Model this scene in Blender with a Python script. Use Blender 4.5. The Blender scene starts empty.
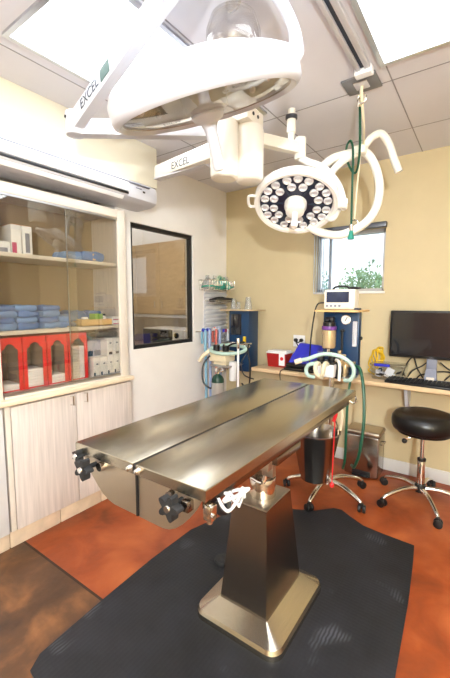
import bpy, bmesh, math, random
from mathutils import Vector, Matrix, Euler, noise as mnoise
random.seed(7)
S = bpy.context.scene
COL = S.collection
V = Vector
PI = math.pi

# ------------------------------------------------------------------ materials
def lin(c):
    return tuple(((x/255)/12.92 if x/255 <= .04045 else ((x/255+.055)/1.055)**2.4) for x in c)

def mat(name, rgb, rough=.5, metal=0, var=.08, scale=6, bump=0, bscale=60, coat=0, stretch=(1,1,1), spec=.5, alpha=None, trans=0, sheen=0):
    m = bpy.data.materials.new(name); m.use_nodes = True
    n = m.node_tree; b = n.nodes['Principled BSDF']
    c = lin(rgb)
    b.inputs['Roughness'].default_value = rough
    b.inputs['Metallic'].default_value = metal
    b.inputs['Coat Weight'].default_value = coat
    b.inputs['Specular IOR Level'].default_value = spec
    b.inputs['Transmission Weight'].default_value = trans
    b.inputs['Sheen Weight'].default_value = sheen
    tc = n.nodes.new('ShaderNodeTexCoord'); mp = n.nodes.new('ShaderNodeMapping')
    mp.inputs['Scale'].default_value = stretch
    n.links.new(tc.outputs['Object'], mp.inputs['Vector'])
    nz = n.nodes.new('ShaderNodeTexNoise'); nz.inputs['Scale'].default_value = scale; nz.inputs['Detail'].default_value = 4
    n.links.new(mp.outputs['Vector'], nz.inputs['Vector'])
    r = n.nodes.new('ShaderNodeValToRGB')
    r.color_ramp.elements[0].position = .3; r.color_ramp.elements[1].position = .7
    r.color_ramp.elements[0].color = tuple(x*(1-var) for x in c)+(1,)
    r.color_ramp.elements[1].color = tuple(min(1, x*(1+var)) for x in c)+(1,)
    n.links.new(nz.outputs['Fac'], r.inputs['Fac'])
    n.links.new(r.outputs['Color'], b.inputs['Base Color'])
    if bump:
        nb = n.nodes.new('ShaderNodeTexNoise'); nb.inputs['Scale'].default_value = bscale
        n.links.new(mp.outputs['Vector'], nb.inputs['Vector'])
        bp = n.nodes.new('ShaderNodeBump'); bp.inputs['Strength'].default_value = bump; bp.inputs['Distance'].default_value = .01
        n.links.new(nb.outputs['Fac'], bp.inputs['Height']); n.links.new(bp.outputs['Normal'], b.inputs['Normal'])
    return m

def glass_mat(name, tint=(255,255,255), refl=1.0, rough=0.0, base=0.03):
    m = bpy.data.materials.new(name); m.use_nodes = True
    n = m.node_tree; n.nodes.clear()
    o = n.nodes.new('ShaderNodeOutputMaterial'); mx = n.nodes.new('ShaderNodeMixShader')
    t = n.nodes.new('ShaderNodeBsdfTransparent'); t.inputs['Color'].default_value = lin(tint)+(1,)
    g = n.nodes.new('ShaderNodeBsdfGlossy'); g.inputs['Roughness'].default_value = rough
    lw = n.nodes.new('ShaderNodeFresnel'); ge = n.nodes.new('ShaderNodeNewGeometry'); mi = n.nodes.new('ShaderNodeMapRange'); mi.inputs['To Min'].default_value = 1.45; mi.inputs['To Max'].default_value = 1/1.45
    n.links.new(ge.outputs['Backfacing'], mi.inputs['Value']); n.links.new(mi.outputs[0], lw.inputs['IOR'])
    mu = n.nodes.new('ShaderNodeMath'); mu.operation = 'MULTIPLY_ADD'; mu.inputs[1].default_value = refl; mu.inputs[2].default_value = base; mu.use_clamp = True
    n.links.new(lw.outputs['Fac'], mu.inputs[0]); n.links.new(mu.outputs[0], mx.inputs['Fac'])
    n.links.new(t.outputs[0], mx.inputs[1]); n.links.new(g.outputs[0], mx.inputs[2]); n.links.new(mx.outputs[0], o.inputs['Surface'])
    return m

def emit(name, rgb, strength):
    m = bpy.data.materials.new(name); m.use_nodes = True
    b = m.node_tree.nodes['Principled BSDF']; c = lin(rgb)+(1,)
    b.inputs['Base Color'].default_value = c; b.inputs['Emission Color'].default_value = c; b.inputs['Emission Strength'].default_value = strength
    return m

M = {}
M['laminate'] = mat('pale laminate', (208,197,190), .45, var=.13, scale=5, stretch=(14,14,.6))
M['laminate_edge'] = mat('cream edge', (212,202,190), .5, var=.04)
M['wood'] = mat('maple laminate', (214,186,148), .32, var=.1, scale=5, stretch=(2,.6,9), coat=.2)
M['counter'] = mat('counter laminate', (226,208,180), .4, var=.08, scale=5, stretch=(8,.8,8))
M['white'] = mat('white enamel', (240,238,234), .28, var=.015, coat=.3)
M['lamp_white'] = mat('cool white lamp enamel', (206,208,218), .28, var=.012, coat=.3)
M['cream'] = mat('cream enamel', (238,232,220), .32, var=.015, coat=.3)
M['white_plastic'] = mat('white plastic', (238,238,240), .35, var=.02)
M['grey_plastic'] = mat('light grey plastic', (205,205,212), .4, var=.03)
M['paint_white'] = mat('white painted wall', (236,232,228), .75, var=.02, bump=.05, bscale=200)
M['paint_tan'] = mat('tan painted wall', (206,190,153), .75, var=.025, bump=.06, bscale=220)
M['paint_cream'] = mat('cream painted soffit', (228,221,200), .7, var=.015)
M['ceiling'] = mat('ceiling panel', (218,217,224), .8, var=.025, scale=3)
M['seam'] = mat('ceiling seam', (150,148,152), .8, var=.03)
M['baseboard'] = mat('grey white baseboard', (215,213,212), .5, var=.02)
M['black'] = mat('black plastic', (18,18,20), .38, var=.1)
M['black_rubber'] = mat('black rubber', (24,24,26), .6, var=.12)
M['black_gloss'] = mat('black gloss', (10,11,14), .12, var=.05)
M['vinyl'] = mat('black vinyl', (14,14,15), .33, var=.1, bump=.08, bscale=90)
M['chrome'] = mat('chrome', (225,222,218), .13, 1, var=.03)
M['alu'] = mat('aluminium', (196,198,204), .3, 1, var=.04)
M['dark_metal'] = mat('dark grey metal', (92,94,100), .35, .9, var=.05)
M['steel'] = mat('brushed steel', (190,182,166), .25, 1, var=.06, scale=8, stretch=(30,1,30), bump=.015, bscale=40)
M['steel_sheet'] = mat('satin steel sheet', (192,180,162), .34, .95, var=.1, scale=4, stretch=(1,1,1))
M['steel_dark'] = mat('smoked steel', (148,138,130), .24, 1, var=.05, stretch=(20,20,1))
M['steel_mirror'] = mat('polished steel', (168,162,156), .19, 1, var=.06)
M['tank'] = mat('grey tank enamel', (188,187,184), .3, .45, var=.04)
M['red'] = mat('red plastic', (226,28,38), .35, var=.05, coat=.2)
M['dark_red'] = mat('dark red plastic', (160,22,24), .35, var=.05)
M['blue'] = mat('navy machine paint', (14,54,92), .35, var=.06)
M['blue_cloth'] = mat('blue wrap cloth', (82,116,170), .9, var=.14, scale=9, bump=.4, bscale=30)
M['blue_cloth_light'] = mat('lighter blue wrap cloth', (106,140,188), .9, var=.14, scale=9, bump=.4, bscale=30)
M['royal'] = mat('royal blue nylon', (40,44,190), .55, var=.16, bump=.3, bscale=25)
M['paper'] = mat('white paper', (240,240,244), .8, var=.03)
M['carton'] = mat('white carton', (232,230,232), .6, var=.03)
M['liner'] = mat('grey brown liner', (150,132,122), .5, var=.05)
M['frosted'] = mat('frosted clear glass', (236,236,232), .15, var=.02, trans=.75)
M['orange'] = mat('orange print', (216,140,80), .6)
M['magenta'] = mat('magenta print', (190,60,110), .6)
M['green'] = mat('green hose', (12,78,56), .4, var=.08)
M['dark_green'] = mat('dark green enamel', (18,60,46), .4)
M['green_print'] = mat('green print', (120,168,60), .5)
M['teal'] = mat('teal rubber', (30,128,112), .45, var=.15)
M['mint'] = mat('mint corrugated hose', (178,206,196), .45, var=.06)
M['hose_white'] = mat('white corrugated hose', (240,236,226), .45, var=.02)
M['hose_cream'] = mat('cream rubber hose', (232,220,190), .5, var=.04)
M['hose_blue'] = mat('blue hose', (130,176,202), .4, var=.06)
M['hose_lavender'] = mat('lavender hose', (160,178,216), .4, var=.06)
M['hose_red'] = mat('salmon red hose', (214,112,100), .4, var=.06)
M['yellow'] = mat('yellow cable', (232,190,30), .4, var=.06)
M['purple'] = mat('purple collar', (110,60,140), .4)
M['brass'] = mat('amber canister', (214,190,150), .25, .6, var=.1)
M['led_back'] = mat('dark navy lamp plate', (36,38,58), .3, var=.15)
M['lens'] = mat('clear led lens', (236,238,244), .08, .35, var=.06, coat=1)
M['reflector'] = mat('lamp reflector', (150,142,132), .3, .8, var=.3, scale=4)
M['gasket'] = mat('black window gasket', (20,19,20), .4)
M['white_cloth'] = mat('white cotton strap', (200,198,196), .85, var=.05)
M['tile'] = mat('travertine tile', (214,192,166), .5, var=.12, scale=14)
M['grout'] = mat('grout', (150,130,110), .8)
M['leaf'] = mat('green leaves', (128,160,116), .55, var=.4, scale=3)
M['leaf2'] = mat('blue green leaves', (150,182,164), .55, var=.4, scale=3)
M['leaf3'] = mat('reddish leaves', (168,130,110), .55, var=.3, scale=3)
M['bark'] = mat('bark', (96,76,58), .9, var=.2)
M['ground'] = mat('garden ground', (140,132,100), .9, var=.2, scale=2)
M['box_wood'] = mat('light wood tray', (214,176,120), .55, var=.1, stretch=(1,1,6))
M['door_wood'] = mat('stained door wood', (150,104,60), .45, var=.15, stretch=(8,8,.6))
M['ink'] = mat('dark print', (40,52,70), .5)
M['green_ink'] = mat('green print dark', (20,70,60), .5)
M['grey_ink'] = mat('grey print', (128,131,148), .5)
M['screen'] = mat('dark screen', (26,28,36), .14, var=.05, coat=.5)
M['blue_screen'] = mat('dim display', (44,52,78), .12, var=.2, scale=20)
M['glass_cab'] = glass_mat('cabinet glass', (249,248,244), 1.6, base=.05)
M['glass_dark'] = glass_mat('interior window glass', (232,228,220), 1.3, base=.04)
M['glass_win'] = glass_mat('window glass', (245,250,252), .8)
M['clear'] = glass_mat('clear plastic', (246,248,250), 1.1, .06, base=.08)
M['clear_bag'] = glass_mat('clear glass dome', (248,247,246), 1.0, .05, base=.05)
M['lens_cover'] = glass_mat('clear lamp cover', (244,242,238), 1.0, .04, base=.1)
M['panel_light'] = emit('light diffuser', (244,250,255), 4.0)
M['blind'] = mat('pale blue grey blind', (206,216,226), .5, var=.04)

def floor_mat():
    m = bpy.data.materials.new('stained concrete'); m.use_nodes = True
    n = m.node_tree; b = n.nodes['Principled BSDF']; L = n.links.new
    tc = n.nodes.new('ShaderNodeTexCoord')
    def noise(s, d, dist=0):
        z = n.nodes.new('ShaderNodeTexNoise'); z.inputs['Scale'].default_value = s; z.inputs['Detail'].default_value = d; z.inputs['Distortion'].default_value = dist
        L(tc.outputs['Object'], z.inputs['Vector']); return z
    def ramp(src, els):
        r = n.nodes.new('ShaderNodeValToRGB'); e = r.color_ramp.elements
        while len(e) < len(els): e.new(.5)
        for k, (p, c) in enumerate(els): e[k].position = p; e[k].color = lin(c)+(1,)
        L(src, r.inputs['Fac']); return r
    a = ramp(noise(3.2, 9, .5).outputs['Fac'], [(.25, (90,38,16)), (.5, (148,66,26)), (.75, (186,100,52))])
    br = ramp(noise(3.4, 10, .4).outputs['Fac'], [(.33, (46,32,24)), (.5, (88,58,36)), (.6, (128,84,50)), (.74, (176,126,80))])
    ge = n.nodes.new('ShaderNodeNewGeometry'); sp = n.nodes.new('ShaderNodeSeparateXYZ'); L(ge.outputs['Position'], sp.inputs[0])
    gt = n.nodes.new('ShaderNodeMath'); gt.operation = 'GREATER_THAN'; gt.inputs[1].default_value = .945; L(sp.outputs['Y'], gt.inputs[0])
    mx = n.nodes.new('ShaderNodeMix'); mx.data_type = 'RGBA'; L(gt.outputs[0], mx.inputs['Factor']); L(br.outputs['Color'], mx.inputs['A']); L(a.outputs['Color'], mx.inputs['B'])
    L(mx.outputs['Result'], b.inputs['Base Color'])
    rr = n.nodes.new('ShaderNodeMapRange'); rr.inputs['To Min'].default_value = .28; rr.inputs['To Max'].default_value = .5
    L(noise(7, 5).outputs['Fac'], rr.inputs['Value']); L(rr.outputs[0], b.inputs['Roughness'])
    bp = n.nodes.new('ShaderNodeBump'); bp.inputs['Strength'].default_value = .12; bp.inputs['Distance'].default_value = .01
    L(noise(30, 6).outputs['Fac'], bp.inputs['Height']); L(bp.outputs['Normal'], b.inputs['Normal'])
    return m
M['floor'] = floor_mat()

def rubber_mat():
    m = bpy.data.materials.new('ribbed rubber mat'); m.use_nodes = True
    n = m.node_tree; b = n.nodes['Principled BSDF']; L = n.links.new
    tc = n.nodes.new('ShaderNodeTexCoord')
    z = n.nodes.new('ShaderNodeTexNoise'); z.inputs['Scale'].default_value = 5; z.inputs['Detail'].default_value = 6; L(tc.outputs['Object'], z.inputs['Vector'])
    r = n.nodes.new('ShaderNodeValToRGB'); r.color_ramp.elements[0].position = .35; r.color_ramp.elements[0].color = lin((19,20,24))+(1,)
    r.color_ramp.elements[1].position = .75; r.color_ramp.elements[1].color = lin((34,35,42))+(1,)
    L(z.outputs['Fac'], r.inputs['Fac'])
    z2 = n.nodes.new('ShaderNodeTexNoise'); z2.inputs['Scale'].default_value = 4.5; z2.inputs['Detail'].default_value = 2; L(tc.outputs['Object'], z2.inputs['Vector'])
    wv = n.nodes.new('ShaderNodeTexWave'); wv.inputs['Scale'].default_value = 22; wv.inputs['Distortion'].default_value = 3; L(tc.outputs['Object'], wv.inputs['Vector'])
    th = n.nodes.new('ShaderNodeMapRange'); th.inputs['From Min'].default_value = .62; th.inputs['From Max'].default_value = .72; L(z2.outputs['Fac'], th.inputs['Value'])
    ml = n.nodes.new('ShaderNodeMath'); ml.operation = 'MULTIPLY'; L(th.outputs[0], ml.inputs[0]); L(wv.outputs['Fac'], ml.inputs[1])
    m2 = n.nodes.new('ShaderNodeMath'); m2.operation = 'MULTIPLY'; m2.inputs[1].default_value = .55; L(ml.outputs[0], m2.inputs[0])
    mx = n.nodes.new('ShaderNodeMix'); mx.data_type = 'RGBA'; mx.inputs['B'].default_value = lin((96,98,106))+(1,)
    L(m2.outputs[0], mx.inputs['Factor']); L(r.outputs['Color'], mx.inputs['A']); L(mx.outputs['Result'], b.inputs['Base Color'])
    b.inputs['Roughness'].default_value = .6
    vz = n.nodes.new('ShaderNodeTexVoronoi'); vz.inputs['Scale'].default_value = 55; vz.inputs['Randomness'].default_value = .15; L(tc.outputs['Object'], vz.inputs['Vector'])
    bp = n.nodes.new('ShaderNodeBump'); bp.inputs['Strength'].default_value = .35; bp.inputs['Distance'].default_value = .004
    L(vz.outputs['Distance'], bp.inputs['Height']); L(bp.outputs['Normal'], b.inputs['Normal'])
    return m
M['mat'] = rubber_mat()

# ------------------------------------------------------------------ mesh builder
def frame_of(axis):
    z = V(axis).normalized()
    x = V((0,0,1)).cross(z)
    if x.length < 1e-4: x = V((1,0,0))
    x.normalize(); y = z.cross(x)
    return Matrix((x,y,z)).transposed()

def smooth_path(pts, k=6, closed=False):
    P = [V(p) for p in pts]; n = len(P); out = []
    if n < 3 and not closed: return P
    rng = range(n if closed else n-1)
    for i in rng:
        if closed: p0,p1,p2,p3 = P[(i-1)%n],P[i],P[(i+1)%n],P[(i+2)%n]
        else: p0,p1,p2,p3 = P[max(i-1,0)],P[i],P[i+1],P[min(i+2,n-1)]
        for j in range(k):
            t = j/k
            out.append(.5*((2*p1)+(p2-p0)*t+(2*p0-5*p1+4*p2-p3)*t*t+(3*p1-p0-3*p2+p3)*t**3))
    if not closed: out.append(P[-1])
    return out

class MB:
    def __init__(s): s.bm = bmesh.new()
    def box(s, c, size, bev=0, rot=None, seg=2):
        b = bmesh.new(); bmesh.ops.create_cube(b, size=1)
        bmesh.ops.scale(b, vec=size, verts=b.verts)
        if bev: bmesh.ops.bevel(b, geom=b.edges[:], offset=min(bev, min(size)*.45), segments=seg, profile=.5, affect='EDGES')
        if rot is not None:
            R = rot if isinstance(rot, Matrix) else Euler(rot).to_matrix()
            bmesh.ops.rotate(b, cent=(0,0,0), matrix=R, verts=b.verts)
        bmesh.ops.translate(b, vec=c, verts=b.verts)
        s._add(b); return s
    def lo(s, lo, hi, bev=0, seg=2):
        lo, hi = V(lo), V(hi); return s.box((lo+hi)/2, hi-lo, bev, None, seg)
    def _add(s, b):
        me = bpy.data.meshes.new('tmp'); b.to_mesh(me); b.free(); s.bm.from_mesh(me); bpy.data.meshes.remove(me)
    def rings(s, rings, cap=True, closed=False):
        n = len(rings[0]); vs = [[s.bm.verts.new(p) for p in r] for r in rings]
        m = len(vs)
        for i in range(m if closed else m-1):
            a, b = vs[i], vs[(i+1) % m]
            for j in range(n):
                try: s.bm.faces.new((a[j], a[(j+1)%n], b[(j+1)%n], b[j]))
                except ValueError: pass
        if cap and not closed:
            s.bm.faces.new(vs[0][::-1]); s.bm.faces.new(vs[-1])
        return s
    def tube(s, pts, r, n=10, k=6, smooth=True, closed=False, ridge=0):
        P = smooth_path(pts, k, closed) if smooth else [V(p) for p in pts]
        P = [p for i, p in enumerate(P) if i == 0 or (p-P[i-1]).length > 1e-6]
        m = len(P); rings = []
        t0 = (P[1]-P[0]).normalized(); F = frame_of(t0); x = F.col[0].copy()
        for i, p in enumerate(P):
            if closed: t = (P[(i+1)%m]-P[i-1]).normalized()
            else: t = (P[min(i+1,m-1)]-P[max(i-1,0)]).normalized()
            x = (x-t*x.dot(t)); x.normalize(); y = t.cross(x)
            if callable(r): rr = r(i/(m-1))
            elif isinstance(r, (list,tuple)):
                f = i/(m-1)*(len(r)-1); q = min(int(f), len(r)-2); rr = r[q]+(r[q+1]-r[q])*(f-q)
            else: rr = r
            if ridge: rr *= 1+ridge*(1 if i % 2 else -1)
            rings.append([p+(x*math.cos(a)+y*math.sin(a))*rr for a in [2*PI*q/n for q in range(n)]])
        return s.rings(rings, closed=closed)
    def cyl(s, p0, p1, r0, r1=None, n=24, bev=0):
        p0, p1 = V(p0), V(p1); r1 = r0 if r1 is None else r1
        F = frame_of(p1-p0); L = (p1-p0).length
        prof = [(r0,0),(r1,L)] if not bev else [(r0-bev,0),(r0-bev*.3,bev*.3),(r0,bev),(r1,L-bev),(r1-bev*.3,L-bev*.3),(r1-bev,L)]
        return s.lathe(prof, p0, p1-p0, n)
    def lathe(s, prof, c, axis=(0,0,1), n=32, cap=True, closed=False, xdir=None):
        F = frame_of(axis); c = V(c)
        rings = [[c+F@V((r*math.cos(2*PI*q/n), r*math.sin(2*PI*q/n), z)) for q in range(n)] for r, z in prof]
        return s.rings(rings, cap, closed)
    def ball(s, c, r, n=16, sc=(1,1,1)):
        b = bmesh.new(); bmesh.ops.create_uvsphere(b, u_segments=n, v_segments=max(6,n//2), radius=r)
        bmesh.ops.scale(b, vec=sc, verts=b.verts); bmesh.ops.translate(b, vec=c, verts=b.verts); s._add(b); return s
    def prism(s, poly, off):
        # polygon of 3D points extruded along off
        a = [s.bm.verts.new(V(p)) for p in poly]; b = [s.bm.verts.new(V(p)+V(off)) for p in poly]; n = len(a)
        s.bm.faces.new(a[::-1]); s.bm.faces.new(b)
        for i in range(n): s.bm.faces.new((a[i], a[(i+1)%n], b[(i+1)%n], b[i]))
        return s
    def holed(s, outer, inner, off):
        # ring between two loops with the same number of points, extruded
        off = V(off); n = len(outer)
        A = [s.bm.verts.new(V(p)) for p in outer]; B = [s.bm.verts.new(V(p)) for p in inner]
        C = [s.bm.verts.new(V(p)+off) for p in outer]; D = [s.bm.verts.new(V(p)+off) for p in inner]
        for i in range(n):
            j = (i+1) % n
            s.bm.faces.new((A[i],B[i],B[j],A[j])); s.bm.faces.new((C[i],C[j],D[j],D[i]))
            s.bm.faces.new((A[i],A[j],C[j],C[i])); s.bm.faces.new((B[i],D[i],D[j],B[j]))
        return s
    def soft(s, c, size, seed=0, amp=.006, rotz=0, bulge=.25, cuts=7):
        b = bmesh.new(); bmesh.ops.create_cube(b, size=1)
        bmesh.ops.subdivide_edges(b, edges=b.edges[:], cuts=cuts, use_grid_fill=True)
        for v in b.verts:
            p = v.co*2
            q = V((p.x*math.sqrt(max(0,1-bulge*(p.y**2)/2-bulge*(p.z**2)/2)), p.y*math.sqrt(max(0,1-bulge*(p.x**2)/2-bulge*p.z**2/2)), p.z*math.sqrt(max(0,1-bulge*1.6*(p.x**2)/2-bulge*1.6*(p.y**2)/2))))
            w = V((q.x*size[0]/2, q.y*size[1]/2, q.z*size[2]/2))
            d = mnoise.noise(w*22+V((seed*7.1,seed*3.3,0)))
            v.co = w+V((0,0,1))*d*amp+v.co.normalized()*d*amp*.6
        bmesh.ops.rotate(b, cent=(0,0,0), matrix=Matrix.Rotation(rotz,3,'Z'), verts=b.verts)
        bmesh.ops.translate(b, vec=c, verts=b.verts); s._add(b); return s
    def build(s, name, m, parent=None, angle=35):
        root = parent
        while root is not None and root.parent is not None: root = root.parent
        off = V(root['_o']) if root is not None else V((0,0,0))
        o_loc = V((0,0,0))
        bmesh.ops.recalc_face_normals(s.bm, faces=s.bm.faces[:])
        if root is None and s.bm.verts:
            xs = [v.co for v in s.bm.verts]
            o_loc = V(((min(v.x for v in xs)+max(v.x for v in xs))/2, (min(v.y for v in xs)+max(v.y for v in xs))/2, min(v.z for v in xs)))
            off = o_loc
        bmesh.ops.translate(s.bm, vec=-off, verts=s.bm.verts)
        me = bpy.data.meshes.new(name); s.bm.to_mesh(me); s.bm.free()
        me.materials.append(m if not isinstance(m, str) else M[m])
        for p in me.polygons: p.use_smooth = True
        me.set_sharp_from_angle(angle=math.radians(angle))
        o = bpy.data.objects.new(name, me); COL.objects.link(o)
        if parent is not None: o.parent = parent
        else: o.location = o_loc; o['_o'] = tuple(o_loc)
        return o

def T(name, label, cat, loc, group=None):
    o = bpy.data.objects.new(name, None); COL.objects.link(o); o.location = loc; o.empty_display_size = .05
    o['label'] = label; o['category'] = cat; o['_o'] = tuple(loc)
    if group: o['group'] = group
    return o
def tag(o, label, cat, group=None):
    o['label'] = label; o['category'] = cat
    if group: o['group'] = group
    return o
def struct(o): o['kind'] = 'structure'; return o

def text_part(name, body, size, m, parent, origin, right, up, extrude=.0006, align='LEFT'):
    cu = bpy.data.curves.new('t', 'FONT'); cu.body = body; cu.size = size; cu.extrude = extrude; cu.align_x = align; cu.align_y = 'CENTER'
    t = bpy.data.objects.new('t', cu); COL.objects.link(t)
    bpy.context.view_layer.update()
    me = bpy.data.meshes.new_from_object(t.evaluated_get(bpy.context.evaluated_depsgraph_get()))
    bpy.data.objects.remove(t); bpy.data.curves.remove(cu)
    r = V(right).normalized(); u = V(up); u = (u-r*u.dot(r)).normalized(); w = r.cross(u)
    root = parent
    while root.parent is not None: root = root.parent
    X = Matrix((r,u,w)).transposed().to_4x4(); X.translation = V(origin)-V(root['_o'])
    me.transform(X); me.name = name; me.materials.append(M[m])
    o = bpy.data.objects.new(name, me); COL.objects.link(o); o.parent = parent
    return o

# ------------------------------------------------------------------ room shell
XW, YB, H = -2.2, 3.12, 2.46       # left wall plane, back wall plane, ceiling height
XR, YF = 1.7, -1.7                 # right wall, front wall
struct(MB().lo((-2.5,YF-.1,-.1),(XR+.1,YB+.1,0)).build('floor', 'floor'))
struct(MB().lo((-2.2,.938,.0),(XR,.950,.0012)).build('trim_1', mat('joint dark', (52,34,24), .7)))
struct(MB().lo((-4.4,YF-.1,H),(XR+.1,YB+.15,H+.1)).build('ceiling', 'ceiling'))
sm = MB()
for y in (2.06, 2.67): sm.lo((XW,y,H-.0015),(XR,y+.006,H-.0001))
for x in (-1.76,-1.09,-.45,.16): sm.lo((x,YF,H-.0015),(x+.006,YB,H-.0001))
struct(sm.build('trim_2', 'seam'))
# left wall with the viewing window opening (y 1.875..2.605, z 1.0..1.965)
WY0, WY1, WZ0, WZ1 = 1.878, 2.60, .998, 1.962
w = MB()
w.lo((XW-.1,1.74,0),(XW,YB+.1,WZ0)); w.lo((XW-.1,1.74,WZ1),(XW,YB+.1,H))
w.lo((XW-.1,1.74,WZ0),(XW,WY0,WZ1)); w.lo((XW-.1,WY1,WZ0),(XW,YB+.1,WZ1))
struct(w.build('wall_left', 'paint_white'))
struct(MB().lo((-2.52,YF,0),(-2.44,1.74,H)).build('wall_recess', 'paint_white'))
struct(MB().lo((-2.52,1.74,0),(XW-.10,1.80,H)).build('wall_recess_end', 'paint_white'))
# soffit above the wall cabinet and air conditioner
struct(MB().lo((-2.44,YF,2.18),(-2.0,1.965,H),.004).build('wall_soffit', 'paint_cream'))
# back wall with window opening
BX0, BX1, BZ0, BZ1 = -1.245, -.675, 1.452, 1.95
w = MB()
w.lo((XW-.1,YB,0),(XR+.1,YB+.14,BZ0)); w.lo((XW-.1,YB,BZ1),(XR+.1,YB+.14,H))
w.lo((XW-.1,YB,BZ0),(BX0,YB+.14,BZ1)); w.lo((BX1,YB,BZ0),(XR+.1,YB+.14,BZ1))
struct(w.build('wall_back', 'paint_tan'))
struct(MB().lo((XR,YF,0),(XR+.1,YB,H)).build('wall_right', 'paint_tan'))
struct(MB().lo((-2.5,YF-.1,0),(XR,YF,H)).build('wall_front', 'paint_tan'))
struct(MB().lo((-1.9,YB-.012,0),(XR,YB,.1),.004).build('baseboard_back', 'baseboard'))
d = struct(MB().lo((-1.1,YF,0),(-.2,YF+.04,2.05),.004).build('door_1', 'door_wood'))
MB().cyl((-.29,YF+.04,1.0),(-.29,YF+.09,1.0),.012).cyl((-.29,YF+.085,1.0),(-.40,YF+.085,1.0),.01).build('door_handle', 'chrome', d)
# tiled toe kick under the base cabinets
tk = MB()
for a, b in ((-.2,.16),(.165,.515),(.52,.868),(.873,1.165),(1.17,1.46),(1.465,1.72)): tk.lo((-2.12,a,0),(-2.08,b,.098),.003)
struct(tk.build('baseboard_left', 'tile'))

# back window (window_1)
win = struct(MB().lo((BX0,YB+.05,BZ0),(BX0+.025,YB+.10,BZ1)).lo((BX1-.025,YB+.05,BZ0),(BX1,YB+.10,BZ1)).lo((BX0,YB+.05,BZ1-.03),(BX1,YB+.10,BZ1)).lo((BX0,YB+.05,BZ0),(BX1,YB+.10,BZ0+.025)).lo((-1.145,YB+.055,BZ0),(-1.12,YB+.095,BZ1)).build('window_1', 'alu'))
MB().lo((BX0+.02,YB+.073,BZ0+.02),(BX1-.02,YB+.078,BZ1-.02)).build('window_pane', 'glass_win', win)
MB().lo((BX0-.01,YB-.012,BZ0-.018),(BX1+.01,YB+.05,BZ0),.003).build('window_sill', 'paint_white', win)
# interior viewing window (window_2)
def ringbox(x0,x1,y0,y1,z0,z1,t):
    return MB().lo((x0,y0,z0),(x1,y0+t,z1)).lo((x0,y1-t,z0),(x1,y1,z1)).lo((x0,y0+t,z0),(x1,y1-t,z0+t)).lo((x0,y0+t,z1-t),(x1,y1-t,z1))
w2 = struct(ringbox(XW-.055,XW-.02,WY0,WY1,WZ0,WZ1,.03).build('window_2', 'gasket'))
MB().lo((XW-.042,WY0+.028,WZ0+.028),(XW-.036,WY1-.028,WZ1-.028)).build('window_pane', 'glass_dark', w2)

# ------------------------------------------------------------------ adjoining room beyond the viewing window
struct(MB().lo((-4.4,1.80,-.1),(-2.3,4.0,0)).build('floor_annex', 'tile'))
struct(MB().lo((-4.4,3.93,0),(-2.3,4.0,H)).build('wall_annex_back', 'paint_white'))
struct(MB().lo((-4.4,1.80,0),(-2.3,1.84,H)).build('wall_annex_front', 'paint_white'))
struct(MB().lo((-4.4,1.84,0),(-4.33,3.93,H)).build('wall_annex_side', 'paint_white'))
cb = T('wall_cabinet', 'tall pale wood wall cabinet with two doors seen through the black framed viewing window', 'cabinet', (-3.5,3.7,1.2))
MB().lo((-4.30,3.5,1.205),(-2.62,3.92,2.145)).build('body', 'wood', cb)
for a, b, hx in ((-4.29,-3.985,None),(-3.98,-3.535,-3.60),(-3.53,-3.085,-3.46),(-3.08,-2.63,None)):
    dr = MB().lo((a,3.478,1.215),(b,3.498,2.14),.002).build('door', 'wood', cb)
    if hx: MB().tube([(hx,3.478,1.29),(hx,3.45,1.295),(hx,3.45,1.375),(hx,3.478,1.38)], .007, k=4, smooth=False).build('handle', 'chrome', dr)
MB().lo((-4.30,3.46,1.165),(-2.62,3.5,1.2)).build('light_rail', 'grey_plastic', cb)
lc = T('base_cabinet', 'pale wood base cabinet under the microwave seen through the viewing window', 'cabinet', (-3.4,3.4,0))
MB().lo((-4.28,3.0,.0),(-2.62,3.88,.755)).build('body', 'wood', lc)
tag(MB().lo((-4.28,2.97,.756),(-2.6,3.92,.79),.004).build('worktop', 'counter'), 'pale counter carrying the microwave beyond the viewing window', 'counter')
mw = T('microwave', 'white microwave with black door on the counter beyond the viewing window', 'microwave', (-3.05,3.22,.79))
MB().lo((-3.38,3.05,.795),(-2.70,3.42,1.06),.008).build('body', 'white_plastic', mw)
MB().lo((-3.37,3.032,.805),(-2.90,3.052,1.05),.006).build('door', 'black_gloss', mw)
MB().lo((-2.89,3.034,.805),(-2.71,3.05,1.05),.004).build('control_panel', 'white_plastic', mw)
MB().cyl((-2.82,3.034,.99),(-2.82,3.02,.99),.03).build('dial', 'black', mw)
l = bpy.data.lights.new('annex_fill', 'AREA'); l.energy = 6; l.size = .9; l.color = (1,.94,.84)  # added area light without a fixture, brightens the adjoining room
lo = bpy.data.objects.new('annex_fill', l); COL.objects.link(lo); lo.location = (-3.3,2.6,2.42); lo['kind'] = 'structure'

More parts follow.
